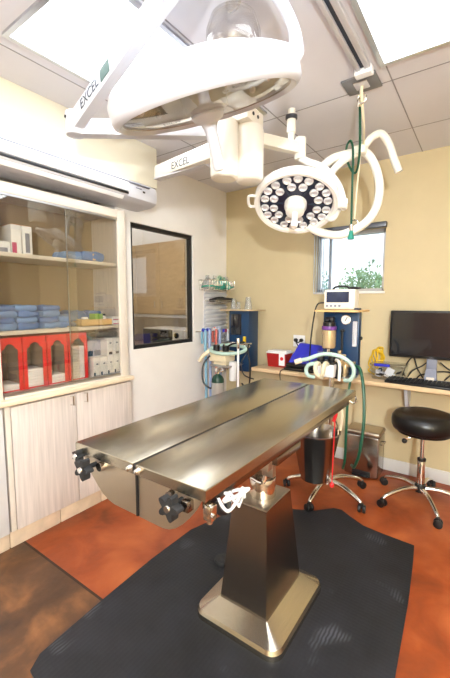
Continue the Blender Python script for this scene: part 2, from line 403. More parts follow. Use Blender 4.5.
# ------------------------------------------------------------------ garden
struct(MB().lo((-9,YB+.3,-.3),(8,16,-.2)).build('ground', 'ground'))
def bush(name, label, x, y, h, r, m, seed, cat='tree'):
    rnd = random.Random(seed)
    root = T(name, label, cat, (x,y,-.2), None)
    MB().tube([(x,y,-.2),(x+.04,y,h*.5),(x-.05,y+.03,h*.8)], [.06,.05,.03], n=8).build('trunk', 'bark', root)
    bm = bmesh.new()
    for _ in range(4200):
        while True:
            p = V((rnd.uniform(-1,1), rnd.uniform(-1,1), rnd.uniform(-1,1)))
            if .35 < p.length < 1: break
        p *= (.82+.3*mnoise.noise(p*2.3+V((seed,0,0))))
        c = V((x+p.x*r, y+p.y*r, h*.62+p.z*h*.45))
        s = rnd.uniform(.025,.05)
        F = Euler((rnd.uniform(0,6),rnd.uniform(0,6),rnd.uniform(0,6))).to_matrix()
        q = [bm.verts.new(c+F@V(k)*s) for k in ((-1,0,0),(-.2,.45,.1),(1,0,0),(-.2,-.45,.1))]
        bm.faces.new(q)
    b = MB(); b.bm.free(); b.bm = bm; b.build('foliage', m, root)
bush('garden_tree', 'leafy green tree behind the window, at the left side of the garden view', -3.1, 6.9, 2.05, .95, 'leaf2', 3)
bush('garden_tree', 'rounded green tree in the middle of the garden view through the back window', -1.72, 6.5, 1.98, .66, 'leaf', 11)
bush('garden_tree', 'tall loose pale green tree at the right side of the garden view', -1.25, 8.6, 2.1, .9, 'leaf2', 23)
bush('garden_shrub', 'low reddish shrub at the right edge of the garden view', -.75, 6.2, 1.75, .42, 'leaf3', 31, 'shrub')

# ------------------------------------------------------------------ vertical blind
vb = T('vertical_blind', 'pale vertical blind slats drawn to the left of the back window', 'blind', (-1.2,YB-.05,1.45))
MB().lo((-1.265,YB-.05,1.945),(-.665,YB-.005,1.985),.004).build('head_rail', 'dark_metal', vb)
for k in range(5):
    x = -1.243+k*.021
    MB().box((x,YB-.035,1.69),(.004,.05,.50),.001,(0,0,.45)).build('slat', 'blind', vb)

# ------------------------------------------------------------------ ceiling lights, rail, plate
def ceiling_light(label, x0,x1,y0,y1):
    t = T('ceiling_light', label, 'light', ((x0+x1)/2,(y0+y1)/2,H))
    f = MB(); e = .022; z0 = H-.012
    f.lo((x0-e,y0-e,z0),(x0,y1+e,H)).lo((x1,y0-e,z0),(x1+e,y1+e,H)).lo((x0,y0-e,z0),(x1,y0,H)).lo((x0,y1,z0),(x1,y1+e,H))
    f.build('frame', 'alu', t)
    MB().lo((x0,y0,H-.006),(x1,y1,H-.001)).build('diffuser', 'panel_light', t)
ceiling_light('large square white ceiling light panel above the left wall cabinet and lamp arms', -1.66,-1.125,.81,1.95)
ceiling_light('unseen light panel added behind the camera on the left side', -1.66,-1.125,-1.3,-.15)  # out-of-view panel, added to brighten the room
ceiling_light('unseen light panel added behind the camera on the right side', .75,1.35,-1.3,.4)  # second unseen panel, added as extra room light
ceiling_light('bright white ceiling light panel right of the ceiling rail', -.445,.155,.70,1.885)
rl = T('ceiling_rail', 'long aluminium ceiling rail with dark slot running toward the square plate', 'rail', (-.525,1.0,H))
MB().lo((-.565,-.9,H-.02),(-.545,1.9,H),.002).lo((-.525,-.9,H-.02),(-.500,1.9,H),.002).lo((-.545,-.9,H-.006),(-.525,1.9,H-.001)).build('rail_channel', 'grey_plastic', rl)
MB().lo((-.546,-.9,H-.0095),(-.524,1.86,H-.006)).build('slot', 'ink', rl)
MB().lo((-.575,1.86,H-.035),(-.495,1.905,H),.004).build('rail_stop', 'white_plastic', rl)
cp = T('ceiling_plate', 'square grey metal ceiling plate with a pale centre beyond the rail end', 'plate', (-.575,2.0,H))
MB().lo((-.66,1.925,H-.008),(-.495,2.075,H),.002).build('plate', mat('mid grey plate', (128,130,136), .45, .3), cp)
MB().lo((-.61,1.965,H-.014),(-.545,2.035,H-.008),.002).build('centre', 'grey_plastic', cp)

# ------------------------------------------------------------------ air conditioner
ac = T('air_conditioner', 'long white split air conditioner mounted under the soffit above the wall cabinet', 'air conditioner', (-2.05,1.2,1.98))
prof = [(-2.2,2.176),(-1.995,2.176),(-1.98,2.168),(-1.972,2.15),(-1.972,2.09),(-1.98,2.065),(-2.01,2.05),(-2.06,2.042),(-2.2,2.04)]
b = MB(); rr = []
for y, s in ((.55,1),(1.89,1),(1.93,.975),(1.95,.92)):
    rr.append([(-2.2+(x+2.2)*s, y, 2.10+(z-2.10)*s) for x, z in prof])
b.rings([[V(p) for p in r] for r in rr]); b.build('body', 'grey_plastic', ac)
fp = MB().lo((-1.985,.56,2.092),(-1.964,1.68,2.166),.006).build('front_panel', 'white_plastic', ac)
MB().lo((-1.978,.58,2.075),(-1.968,1.675,2.089),.001).build('air_slot', 'black', ac)
MB().box((-1.994,1.10,2.054),(.006,1.1,.03),.002,(0,math.radians(35),0)).build('vane', 'white_plastic', ac)
MB().lo((-1.978,.56,2.150),(-1.962,1.86,2.156)).build('trim_line', 'grey_ink', ac)
MB().lo((-1.975,1.80,2.11),(-1.970,1.82,2.122)).build('indicator', 'black', ac)
MB().lo((-1.975,1.74,2.128),(-1.9705,1.79,2.134)).build('emblem', 'grey_ink', ac)

# ------------------------------------------------------------------ wall cabinet with glass doors
CX = -2.07   # face frame plane
hc = T('display_cabinet', 'pale laminate upper cabinet with glass sliding doors and three open shelves of supplies', 'cabinet', (-2.25,1.3,.84))
Y0, Y1 = .842, 1.72
c = MB()
c.lo((-2.435,Y0,.842),(CX-.02,Y0+.02,1.985)).lo((-2.435,Y1-.02,.842),(CX-.02,Y1,1.985)).lo((-2.435,Y0,1.965),(CX-.02,Y1,1.985)).lo((-2.435,Y0+.02,.842),(CX-.02,Y1-.02,.848))
c.build('carcass', 'laminate', hc)
MB().lo((-2.435,Y0+.02,.85),(-2.425,Y1-.02,1.965)).build('back_panel', mat('brown cabinet back', (150,128,100), .5, var=.1, stretch=(1,1,.5)), hc)
f = MB(); f.lo((CX-.02,Y0,.842),(CX,Y0+.035,1.985),.002).lo((CX-.02,Y1-.062,.842),(CX,Y1,1.985),.002).lo((CX-.02,Y0+.042,1.93),(CX,Y1-.062,1.985),.002).lo((CX-.02,Y0+.042,.842),(CX,Y1-.062,.853))
f.build('face_frame', 'laminate_edge', hc)
for z in (1.63,1.205): MB().lo((-2.42,Y0+.021,z-.022),(-2.105,Y1-.021,z),.002).build('shelf', 'laminate_edge', hc)
MB().lo((CX-.03,Y0+.042,1.918),(CX-.004,Y1-.062,1.932)).build('top_track', 'alu', hc)
MB().lo((CX-.03,Y0+.042,.853),(CX-.004,Y1-.062,.872)).build('bottom_track', 'alu', hc)
gd = MB().lo((-2.085,Y0+.042,.872),(-2.081,1.34,1.918)).build('glass_door', 'glass_cab', hc)
gd = MB().lo((-2.095,1.29,.872),(-2.091,Y1-.062,1.918)).build('glass_door', 'glass_cab', hc)
MB().lo((-2.0965,1.288,.872),(-2.0895,1.293,1.918)).build('edge_strip', 'alu', gd)
ct = tag(MB().lo((-2.44,.60,.812),(-2.025,1.735,.842),.008,3).build('countertop', 'counter'), 'cream laminate countertop ledge with rounded nose between upper and lower cabinets', 'countertop')
bc = T('base_cabinet', 'pale laminate base cabinet with two doors under the glass cabinet', 'cabinet', (-2.25,1.3,0))
MB().lo((-2.435,.872,.0),(-2.122,1.715,.098)).lo((-2.435,.872,.099),(-2.072,1.72,.811)).build('carcass', 'laminate', bc)
for a, b_, hy in ((.903,1.282,1.25),(1.288,1.722,1.345)):
    dd = MB().lo((-2.071,a,.104),(-2.05,b_,.800),.002).build('door', 'laminate', bc)
    MB().tube([(-2.05,hy,.735),(-2.022,hy,.738),(-2.022,hy,.805-.012),(-2.05,hy,.79)], .0045, n=8, k=3, smooth=False).build('handle', 'chrome', dd)
MB().lo((-2.071,.872,.104),(-2.055,.899,.805),.001).build('end_stile', 'laminate_edge', bc)
tc_ = T('tall_cabinet', 'pale grey cabinet at the extreme left edge beside the glass cabinet', 'cabinet', (-2.25,.4,0))
MB().lo((-2.435,.0,.099),(-2.072,.865,.811)).lo((-2.435,.0,.0),(-2.122,.865,.098)).lo((-2.435,.0,.845),(-2.08,.838,2.0)).build('carcass', 'laminate', tc_)
for a,b_ in ((.01,.43),(.435,.86)):
    dd = MB().lo((-2.071,a,.104),(-2.05,b_,.800),.002).build('door', mat('pale grey laminate', (208,206,206), .45, var=.04), tc_)
    dd = MB().lo((-2.08,a,.86),(-2.06,min(b_,.836),1.985),.002).build('door', 'laminate', tc_)

# ---- cabinet contents
def simple_box(name, lo, hi, m, label, cat, group=None, bev=.003, extra=None):
    o = T(name, label, cat, ((lo[0]+hi[0])/2,(lo[1]+hi[1])/2,lo[2]), group)
    MB().lo(lo,hi,bev).build('body', m, o)
    for (n_, l_, h_, mm) in (extra or []): MB().lo(l_,h_).build(n_, mm, o)
    return o
e = .0012
simple_box('carton', (-2.36,.90,1.63), (-2.2,1.015,1.70), 'carton', 'low white carton at the left end of the top cabinet shelf', 'box', extra=[('label_band', (-2.2,.91,1.64),(-2.2+e,1.0,1.665),'grey_ink')])
simple_box('carton', (-2.36,1.022,1.63), (-2.2,1.078,1.80), 'carton', 'tall white carton with orange top and magenta corner on the top shelf', 'box', extra=[('orange_top', (-2.36,1.022,1.80),(-2.2,1.078,1.80+e),'orange'),('print', (-2.2,1.025,1.64),(-2.2+e,1.05,1.70),'magenta')])
simple_box('carton', (-2.36,1.085,1.63), (-2.2,1.14,1.80), 'carton', 'tall white carton with grey lettering, right of the magenta marked carton', 'box', extra=[('orange_top', (-2.36,1.085,1.80),(-2.2,1.14,1.80+e),'orange'),('print', (-2.2,1.10,1.65),(-2.2+e,1.125,1.76),'grey_ink')])
def pack(c, size, label, seed, m='blue_cloth', band=False, group=None):
    t = T('wrapped_pack', label, 'cloth pack', (c[0],c[1],c[2]), group)
    MB().soft((c[0],c[1],c[2]+size[2]/2), size, seed, .008, random.Random(seed).uniform(-.12,.12)).build('wrap', m, t)
    if band: MB().lo((c[0]+size[0]*.47,c[1]-.012,c[2]+size[2]*.1),(c[0]+size[0]*.49,c[1]+.012,c[2]+size[2]*.8),.002).build('tape', 'box_wood', t)
    return t
pack((-2.2,1.36,1.631),(.16,.12,.05),'small folded blue wrap on the top shelf, left of the banded blue bundle',2,'blue_cloth_light')
pack((-2.2,1.50,1.631),(.17,.17,.06),'blue bundle with a tan band at the right of the top shelf',4,'blue_cloth',True)
names = ['leftmost','second','third','rightmost']
for i,(y,n_,wd) in enumerate(((.932,4,.122),(1.056,4,.124),(1.184,4,.12),(1.306,2,.12))):
    z = 1.206
    for k in range(n_):
        hgt = [.036,.034,.032,.030][k] if n_ == 4 else .034
        lev = {4:['bottom','second','third','top'],2:['bottom','top']}[n_][k]
        pack((-2.212+.006*random.uniform(-1,1),y+.006*random.uniform(-1,1),z),(.2,wd,hgt+.006), '%s blue wrapped surgical pack in the %s stack on the middle shelf' % (lev,names[i]), 10*i+k, 'blue_cloth' if (i+k)%2 else 'blue_cloth_light', (i==3 and k==0), 'blue wrapped packs on the middle shelf')
        z += hgt
pack((-2.33,1.46,1.206),(.14,.14,.10),'large dark blue bundle behind the wooden tray on the middle shelf',77)
pack((-2.335,1.60,1.206),(.12,.13,.10),'blue bundle at the back of the middle shelf near the right side',78,'blue_cloth')
tr = T('wooden_tray', 'shallow light wooden tray on the middle cabinet shelf', 'tray', (-2.18,1.5,1.206))
MB().lo((-2.25,1.39,1.206),(-2.12,1.625,1.212)).lo((-2.125,1.39,1.206),(-2.12,1.625,1.25)).lo((-2.25,1.39,1.206),(-2.245,1.625,1.25)).lo((-2.245,1.39,1.206),(-2.125,1.395,1.25)).lo((-2.245,1.62,1.206),(-2.125,1.625,1.25)).build('tray_body', 'box_wood', tr)
simple_box('carton', (-2.2,1.50,1.2125),(-2.13,1.56,1.286),'green_print','small green and white carton standing in the wooden tray','box',extra=[('white_side',(-2.195,1.56,1.22),(-2.135,1.56+e,1.28),'carton')])
bt = T('vial', 'small white vial with dark cap standing in the wooden tray', 'vial', (-2.16,1.59,1.2125))
MB().lathe([(.014,0),(.015,.004),(.015,.05),(.009,.058)], (-2.16,1.59,1.2125)).build('bottle','white_plastic',bt); MB().cyl((-2.16,1.59,1.2705),(-2.16,1.59,1.283),.010).build('cap','ink',bt)
bt = T('vial', 'low white jar with lid at the left in the wooden tray', 'vial', (-2.16,1.44,1.2125))
MB().lathe([(.02,0),(.022,.004),(.022,.036),(.018,.04)], (-2.16,1.44,1.2125)).build('bottle','clear',bt); MB().cyl((-2.16,1.44,1.2525),(-2.16,1.44,1.265),.02).build('cap','white_plastic',bt)
simple_box('carton', (-2.2,1.632,1.206),(-2.12,1.692,1.232),'carton','lower white and pink carton right of the wooden tray','box',extra=[('stripe',(-2.12,1.636,1.212),(-2.12+e,1.69,1.218),'magenta')])
simple_box('carton', (-2.2,1.632,1.2325),(-2.12,1.692,1.262),'carton','upper white and pink carton right of the wooden tray','box',extra=[('stripe',(-2.12,1.636,1.24),(-2.12+e,1.69,1.246),'magenta')])
# red dispensers
def dispenser(y0, y1, label, fill, cream=False):
    t = T('glove_dispenser', label, 'dispenser', (-2.19,(y0+y1)/2,.854), 'red dispensers on the bottom shelf')
    x1, x0 = -2.125, -2.30; z0, z1 = .854, 1.168; wdt = y1-y0
    o = MB(); tt = .006
    o.lo((x0,y0,z0),(x1,y0+tt,z1)).lo((x0,y1-tt,z0),(x1,y1,z1)).lo((x0,y0+tt,z0),(x1,y1-tt,z0+tt)).lo((x0,y0+tt,z1-tt),(x1,y1-tt,z1)).lo((x0,y0+tt,z0+tt),(x0+tt,y1-tt,z1-tt))
    o.build('case', 'red', t)
    o = MB(); q=.002
    o.lo((x0+tt,y0+tt,z0+tt),(x1-.004,y0+tt+q,z1-tt)).lo((x0+tt,y1-tt-q,z0+tt),(x1-.004,y1-tt,z1-tt)).lo((x0+tt,y0+tt+q,z0+tt),(x0+tt+q,y1-tt-q,z1-tt)); o.build('liner','liner',t)
    # scalloped front frame
    n = 24; outer = []; inner = []
    cy = (y0+y1)/2
    ins = [( -.5,0),(-.5,.2),(-.5,.4),(-.5,.6),(-.5,.78),(-.47,.80),(-.40,.81),(-.33,.83),(-.27,.87),(-.16,.90),(-.05,.912),(.05,.912),(.16,.90),(.27,.87),(.33,.83),(.40,.81),(.47,.80),(.5,.78),(.5,.6),(.5,.4),(.5,.2),(.5,0),(.2,0),(-.2,0)]
    iw = wdt-.042
    for u, v in ins:
        yy = cy+u*iw; zz = z0+.02+v*(z1-z0-.03)
        inner.append((x1,yy,zz))
        ou = max(-.5,min(.5,u*1.0)); 
        zo = z1 if v > .785 else (z0 if v == 0 else zz)
        outer.append((x1, cy+(ou*wdt if abs(u)<.5 or v not in (0,) else math.copysign(.5,u)*wdt), zo))
    o = MB(); o.holed(outer, inner, (.006,0,0)); o.build('front_frame', 'red', t)
    MB().lo((x1+.006,y0+.03,z0),(x1+.016,y0+.06,z0+.008)).lo((x1+.006,y1-.06,z0),(x1+.016,y1-.03,z0+.008)).build('lip','red',t)
    if fill:
        p = T('paper_stack', fill[1], 'paper', (-2.2,cy,z0+tt), 'paper in the red dispensers')
        k = MB()
        hh = fill[0]; nn = max(2,int(hh/.016))
        for q in range(nn): k.box((-2.21,cy+random.uniform(-.002,.002),z0+tt+.0005+(q+.5)*hh/nn),(.155,wdt-.022,hh/nn*.94),.003,(0,0,random.uniform(-.012,.012)))
        k.build('sheets','paper',p)
dispenser(.879,1.008,'red arched front dispenser at the left end of the bottom cabinet shelf',(.045,'thin stack of white paper in the leftmost red dispenser'))
dispenser(1.014,1.148,'second red arched dispenser from the left on the bottom shelf',(.115,'tall stack of white paper in the second red dispenser from left'))
dispenser(1.155,1.284,'third red arched dispenser from the left, nearly empty',(.06,'low white paper bundle in the third red dispenser'))
dispenser(1.291,1.424,'rightmost red arched dispenser beside the white cartons',(.22,'tallest white paper stack in the rightmost red dispenser'))
for k in range(4):
    y = 1.475+k*.056
    simple_box('supply_carton', (-2.29,y,.854),(-2.13,y+.052,.99),'carton',['first','second','third','fourth'][k]+' white carton from the left in the lower row on the bottom shelf','box','white cartons on the bottom shelf',extra=[('blue_corner',(-2.13,y,.858),(-2.13+e,y+.013,.89),'blue'),('grey_print',(-2.13,y+.02,.94),(-2.13+e,y+.035,.95),'grey_ink'),('base_band',(-2.13,y+.014,.858),(-2.13+e,y+.05,.868),'grey_ink')])
for k in range(2):
    y = 1.587+k*.056
    simple_box('supply_carton', (-2.29,y,.991),(-2.13,y+.052,1.115),'carton',['left','right'][k]+' white carton of the upper row on the bottom shelf','box','white cartons on the bottom shelf',extra=[('dark_window',(-2.13,y+.014,1.0),(-2.13+e,y+.04,1.018),'ink'),('grey_print',(-2.13,y+.02,1.075),(-2.13+e,y+.035,1.085),'grey_ink')])
simple_box('supply_carton', (-2.34,1.475,.991),(-2.2,1.585,1.10),mat('lilac carton',(190,190,206),.6),'wide lilac grey carton with blue base left of the upper white cartons','box',extra=[('blue_patch',(-2.2,1.48,.994),(-2.2+e,1.52,1.03),'blue'),('grey_patch',(-2.2,1.53,.994),(-2.2+e,1.582,1.03),'grey_ink')])
pl = tag(MB().soft((-2.21,1.60,1.117+.022),(.15,.19,.042),5,.004).build('plastic_pouch','clear'),'crumpled clear plastic pouch on top of the white cartons','pouch')

# ------------------------------------------------------------------ operating table
tb = T('operating_table', 'stainless steel veterinary operating table on a tapered pedestal', 'table', (-.80,1.36,0))
TX0,TX1,TY0,TY1,TZ = -1.115,-.55,.69,1.995,.889
gap = -.818
def top_half(x0,x1):
    s = MB().lo((x0,TY0,TZ-.006),(x1,TY1,TZ),.003,2)
    s.lo((x0,TY0,TZ-.032),(x1,TY0+.004,TZ-.004)).lo((x0,TY1-.004,TZ-.032),(x1,TY1,TZ-.004))
    xo = x0 if x0 < -1 else x1-.004
    s.lo((xo,TY0,TZ-.032),(xo+.004,TY1,TZ-.004))
    return s.build('table_top', 'steel', tb)
hl = top_half(TX0,gap-.006); hr = top_half(gap+.006,TX1)
MB().lo((gap-.0058,TY0+.003,TZ-.034),(gap+.0058,TY1-.004,TZ-.0025)).build('drain_gap','black',tb)
def skirt(x0,x1,left):
    z1 = TZ-.033; d = .135
    pts = []
    for k in range(11):
        t = k/10
        # curve from outer corner to the deep inner edge
        u = t; z = z1-d*math.sin(min(1,t/.62)*PI/2)**.85 if t < .62 else z1-d
        pts.append((u,z))
    poly = [((x0+(x1-x0)*u) if left else (x1+(x0-x1)*u), TY0+.012, z) for u, z in pts]
    inner = x1 if left else x0
    poly += [(inner,TY0+.012,z1)]
    return poly
for (x0,x1,left) in ((TX0+.02,gap-.004,True),(gap+.004,TX1-.02,False)):
    p = skirt(x0,x1,left)
    MB().prism(p,(0,.006,0)).build('end_skirt','steel_sheet',tb)
MB().lo((gap-.003,TY0+.006,TZ-.165),(gap+.003,TY0+.02,TZ-.034)).build('skirt_seam','black',tb)
for x in (gap-.016,gap+.02):
    MB().cyl((x,TY0+.002,TZ-.016),(x,TY0-.014,TZ-.016),.011,.008,16,.002).build('hinge_bolt','chrome',tb)
# side rails and cross frame
for x in (TX0+.03,TX1-.03):
    MB().lo((x-.006,TY0+.03,TZ-.075),(x+.006,TY1-.03,TZ-.045),.002).build('side_rail','steel_dark',tb)
MB().lo((-.99,1.24,TZ-.165),(-.63,1.46,TZ-.13),.003).lo((-.99,1.28,TZ-.13),(-.95,1.40,TZ-.006)).lo((-.69,1.28,TZ-.13),(-.65,1.40,TZ-.006)).build('cross_frame','steel_dark',tb)
MB().lo((-.70,1.10,TZ-.125),(-.595,1.13,TZ-.06),.002).build('tilt_bracket','steel_sheet',tb)
MB().lo((-.71,1.26,TZ-.23),(-.66,1.285,TZ-.06),.002).build('tilt_plate','steel_sheet',tb)
# star knobs at the near end
def star_knob(x,z,y=TY0-.025,r=.036):
    k = MB()
    pts = []
    for i in range(40):
        a = i/40*2*PI; q = r*(.76+.24*math.cos(5*a)); pts.append((x+q*math.cos(a),y-.022,z+q*math.sin(a)))
    k.prism(pts,(0,.026,0)); k.cyl((x,y,z),(x,y+.05,z),.008)
    kn = k.build('star_knob','black_rubber',tb)
    MB().cyl((x,y-.021,z),(x,y-.026,z),.011,.009,16).build('knob_cap','chrome',kn)
star_knob(-1.02,.832); star_knob(-.64,.832)
star_knob(-1.085,.852,TY0+.0,.02)
for x in (-.985,-.675):
    MB().cyl((x,TY0+.012,.835),(x,TY0-.004,.835),.017,.014,20).build('knob_boss','chrome',tb)
MB().lo((-.625,TY0-.012,.815),(-.60,TY0+.03,.845),.003).build('knob_block','steel_dark',tb)
cl = MB(); cl.lo((-.568,.70,.80),(-.54,.725,.842),.003); cl.cyl((-.555,.712,.845),(-.555,.712,.79),.008); cl.cyl((-.555,.712,.82),(-.53,.70,.82),.006)
cl.build('rail_clamp','chrome',tb)
# pedestal
ped = MB()
def quad(cx,cy,hx,hy,z): return [V((cx-hx,cy-hy,z)),V((cx+hx,cy-hy,z)),V((cx+hx,cy+hy,z)),V((cx-hx,cy+hy,z))]
PX,PY = -.765,1.365
MB().rings([quad(PX,PY,.113,.162,.085),quad(PX,PY,.0815,.112,.508)]).build('pedestal','steel_dark',tb)
MB().lo((PX-.0815,PY-.112,.508),(PX+.0815,PY+.112,.514),.002).build('pedestal_cap','steel_sheet',tb)
def rrect(cx,cy,hx,hy,r,z,n=6):
    o = []
    for (sx,sy,a0) in ((1,1,0),(-1,1,PI/2),(-1,-1,PI),(1,-1,1.5*PI)):
        for k in range(n+1):
            a = a0+k/n*PI/2; o.append(V((cx+sx*(hx-r)+r*math.cos(a), cy+sy*(hy-r)+r*math.sin(a), z)))
    return o
bs = MB(); n_ = 6
bs.rings([rrect(PX,PY,.205,.245,.055,.006),rrect(PX,PY,.205,.245,.055,.03),rrect(PX,PY,.198,.238,.05,.044),rrect(PX,PY,.18,.222,.036,.053),rrect(PX,PY,.119,.168,.006,.086)])
bs.build('base','steel',tb,20)
MB().cyl((PX,PY,.514),(PX,PY,.60),.058,None,32,.003).build('lift_collar','chrome',tb)
MB().cyl((PX,PY,.60),(PX,PY,.73),.046,None,32).build('lift_column','steel_dark',tb)
MB().tube([(PX-.02,PY-.055,.605),(PX+.03,PY-.07,.605),(PX+.045,PY-.065,.62),(PX+.055,PY-.06,.70)],.009,k=5).build('lock_lever','chrome',tb)
pd = MB(); pd.cyl((-1.055,1.46,.008),(-1.055,1.46,.028),.042,.038,24,.004); pd.cyl((-1.055,1.46,.022),(-.96,1.42,.022),.009)
pd.build('foot_pedal','black_rubber',tb)
# white strap and black strap on the rail
st = T('table_tie', 'knotted white cotton tie hanging from the right side rail of the table', 'tie', (-.555,.80,.79))
rnd = random.Random(5)
w_ = MB()
for k in range(7):
    a = V((-.552,.775+k*.013,.845-.004*k)); pts = [a]
    for q in range(4): pts.append(a+V((rnd.uniform(-.004,.012),rnd.uniform(-.025,.035),-.0075*(q+1)*rnd.uniform(.6,1.3))))
    w_.tube(pts,.0042,n=8,k=5)
w_.tube([(-.547,.74,.845),(-.54,.77,.80),(-.541,.82,.805),(-.542,.85,.83),(-.545,.865,.795)],.005,n=8)
w_.build('cotton_loops','white_cloth',st)
bstr = tag(MB().tube([(-.556,.735,.842),(-.55,.745,.81),(-.548,.775,.795),(-.552,.79,.815)],.010,n=8).build('black_tie','black'),'short black tie wrapped on the table rail beside the white one','tie')

# ------------------------------------------------------------------ mat
outl = [(-1.30,.585),(-1.335,.64),(-1.345,.75),(-1.36,.953),(-1.375,1.256),(-1.37,1.576),(-1.29,1.844),(-1.12,2.08),(-.95,2.14),(-.84,2.20),(-.75,2.30),(-.70,2.31),(-.64,2.27),(-.54,2.215),(-.42,2.2),(-.255,2.19),(-.235,2.0),(-.215,1.75),(-.195,1.344),(-.17,1.0),(-.16,.56),(-.6,.55),(-1.1,.555)]
m_ = MB(); m_.prism([(x,y,.0005) for x,y in outl],(0,0,.006)); tag(m_.build('floor_mat','mat'),'black rubber anti-fatigue mat with wavy edge under the operating table','mat')

# ------------------------------------------------------------------ desk and things on it
dk = T('wall_desk','long wall mounted wood desk ledge along the back wall','desk',(-.4,2.96,.75))
MB().lo((-1.70,2.80,.748),(1.2,3.119,.782),.004,2).build('desktop','wood',dk)
for x in (-.455,.55): MB().prism([(x-.012,3.115,.746),(x-.012,2.95,.746),(x-.012,2.95,.715),(x-.012,3.07,.50),(x-.012,3.115,.46)],(.024,0,0)).build('bracket','grey_plastic',dk)
sh = T('sharps_container','dark red sharps container with white lid at the left end of the desk','container',(-1.52,2.99,.782))
def taper(x0,x1,y0,y1,z0,z1,t): return [[V((x0+t,y0+t,z0)),V((x1-t,y0+t,z0)),V((x1-t,y1-t,z0)),V((x0+t,y1-t,z0))],[V((x0,y0,z1)),V((x1,y0,z1)),V((x1,y1,z1)),V((x0,y1,z1))]]
MB().rings(taper(-1.615,-1.42,2.93,3.06,.782,.905,.01)).build('bin','dark_red',sh)
MB().lo((-1.62,2.925,.905),(-1.415,3.065,.918),.004).lo((-1.61,2.935,.918),(-1.425,3.055,.93),.006).build('lid','white_plastic',sh)
lb = MB().lo((-1.49,2.928,.80),(-1.435,2.934,.905)).build('label_panel','paper',sh)
MB().cyl((-1.462,2.929,.862),(-1.462,2.9265,.862),.016).build('red_symbol','red',lb)
bg = T('blue_bag','royal blue folded nylon bag with sloping top leaning on the black case','bag',(-1.2,2.97,.80))
b = MB(); n = 14
rows = []
for i in range(n+1):
    u = i/n; row = []
    for j in range(9):
        v = j/8
        x = -1.385+u*.40; z = .845+v*(.16-.03*u)+.012*mnoise.noise(V((u*4,v*4,2))); y = 2.90+.10*v+.012*mnoise.noise(V((u*5,v*3,0)))
        x += .06*v*(1-u)
        row.append(V((x,y,z)))
    rows.append(row)
for i in range(n+1):
    rows[i] = rows[i]+[p+V((0,.06,-.0)) for p in rows[i][::-1]]
b.rings(rows); b.build('nylon_shell','royal',bg,60)
MB().tube([(-1.30,2.885,.86),(-1.20,2.90,.90),(-1.10,2.89,.87)],.006,n=8).build('strap','royal',bg)
tag(MB().lo((-1.40,2.84,.782),(-1.02,3.06,.806),.006).lo((-1.39,2.86,.806),(-1.05,3.05,.842),.012).build('instrument_case','black'),'flat black case on the desk under the blue bag','case')
tag(MB().tube([(-1.37,2.85,.80),(-1.40,2.80,.785),(-1.405,2.785,.76),(-1.403,2.79,.70)],.004,n=8).build('power_cord','black'),'thin black cord dropping over the desk edge from the black case','cord')
ol = T('wall_outlet','white electrical outlet plate on tan wall above the blue bag','outlet',(-1.38,YB,.955))
MB().lo((-1.44,YB-.007,.958),(-1.325,YB,1.065),.003).build('plate','white_plastic',ol)
for x in (-1.41,-1.355): MB().cyl((x,YB-.007,1.02),(x,YB-.028,1.02),.016).build('plug','black',ol)
cbx = tag(MB().tube([(-1.41,YB-.03,1.02),(-1.395,YB-.05,1.03),(-1.375,YB-.045,1.0),(-1.355,YB-.03,1.02)],.005,n=8).tube([(-1.40,YB-.05,1.02),(-1.36,YB-.07,.97),(-1.30,YB-.05,.86),(-1.28,YB-.05,.79)],.005,n=8).build('power_cord','black'),'black cord looping between the two plugs of the wall outlet','cord')
yl = MB()
for k in range(5):
    cx,cz,r = -.71+.012*k,.90+.015*k,.07-.006*k
    yl.tube([(cx+r*.6*math.cos(a)+.01*math.sin(3*a+k),YB-.03-.012*k-.01*math.sin(2*a),cz+r*math.sin(a)*1.15) for a in [i/12*2*PI for i in range(12)]],.0055,n=8,closed=True)
yl.tube([(-.73,YB-.05,.85),(-.75,YB-.06,.815),(-.70,YB-.07,.79),(-.66,YB-.06,.80)],.0055,n=8)
tag(yl.build('yellow_cable','yellow'),'coiled yellow cable against the back wall between machine and clear bin','cable')
pb = T('plastic_bin','clear plastic bin with blue latch full of small supplies left of the monitor','bin',(-.58,2.98,.782))
b = MB(); b.rings(taper(-.70,-.46,2.90,3.07,.782,.885,.012),cap=False); b.bm.faces.new([v for v in b.bm.verts][:4][::-1]); b.build('tub','clear',pb)
MB().lo((-.705,2.895,.885),(-.455,3.075,.90),.004).build('lid','clear',pb)
MB().lo((-.67,2.885,.885),(-.56,2.90,.905),.003).build('latch','royal',pb)
rnd = random.Random(9)
for k in range(11):
    lbl = ['white packet','dark plug','grey clip','black pouch']
    kk = k%4
    o = MB().box((rnd.uniform(-.665,-.50),rnd.uniform(2.93,3.03),.80+.014*(k//3)),(.05,.03,.012) if kk!=1 else (.025,.025,.025),.004,(rnd.uniform(-.4,.4),rnd.uniform(-.4,.4),rnd.uniform(0,3))).build('packet' if kk!=1 else 'plug',['paper','ink','grey_plastic','black'][kk])
    tag(o,'small %s lying among the supplies inside the clear plastic bin' % lbl[kk],'supply','supplies in the clear bin')
tag(MB().box((-.565,2.918,.845),(.055,.006,.06),.002,(0,.5,.1)).build('label_card','paper'),'white label card tilted behind the front of the clear bin','card')
mo = T('computer_monitor','wide black flat computer monitor on silver foot on the desk','monitor',(-.28,3.03,.782))
MB().lo((-.588,2.985,.955),(.0,3.02,1.302),.006).build('bezel','black',mo)
MB().lo((-.572,2.9835,.975),(-.016,2.9855,1.288)).build('screen','screen',mo)
MB().lo((-.335,3.0,.87),(-.268,3.02,.97),.003).build('neck','grey_ink',mo)
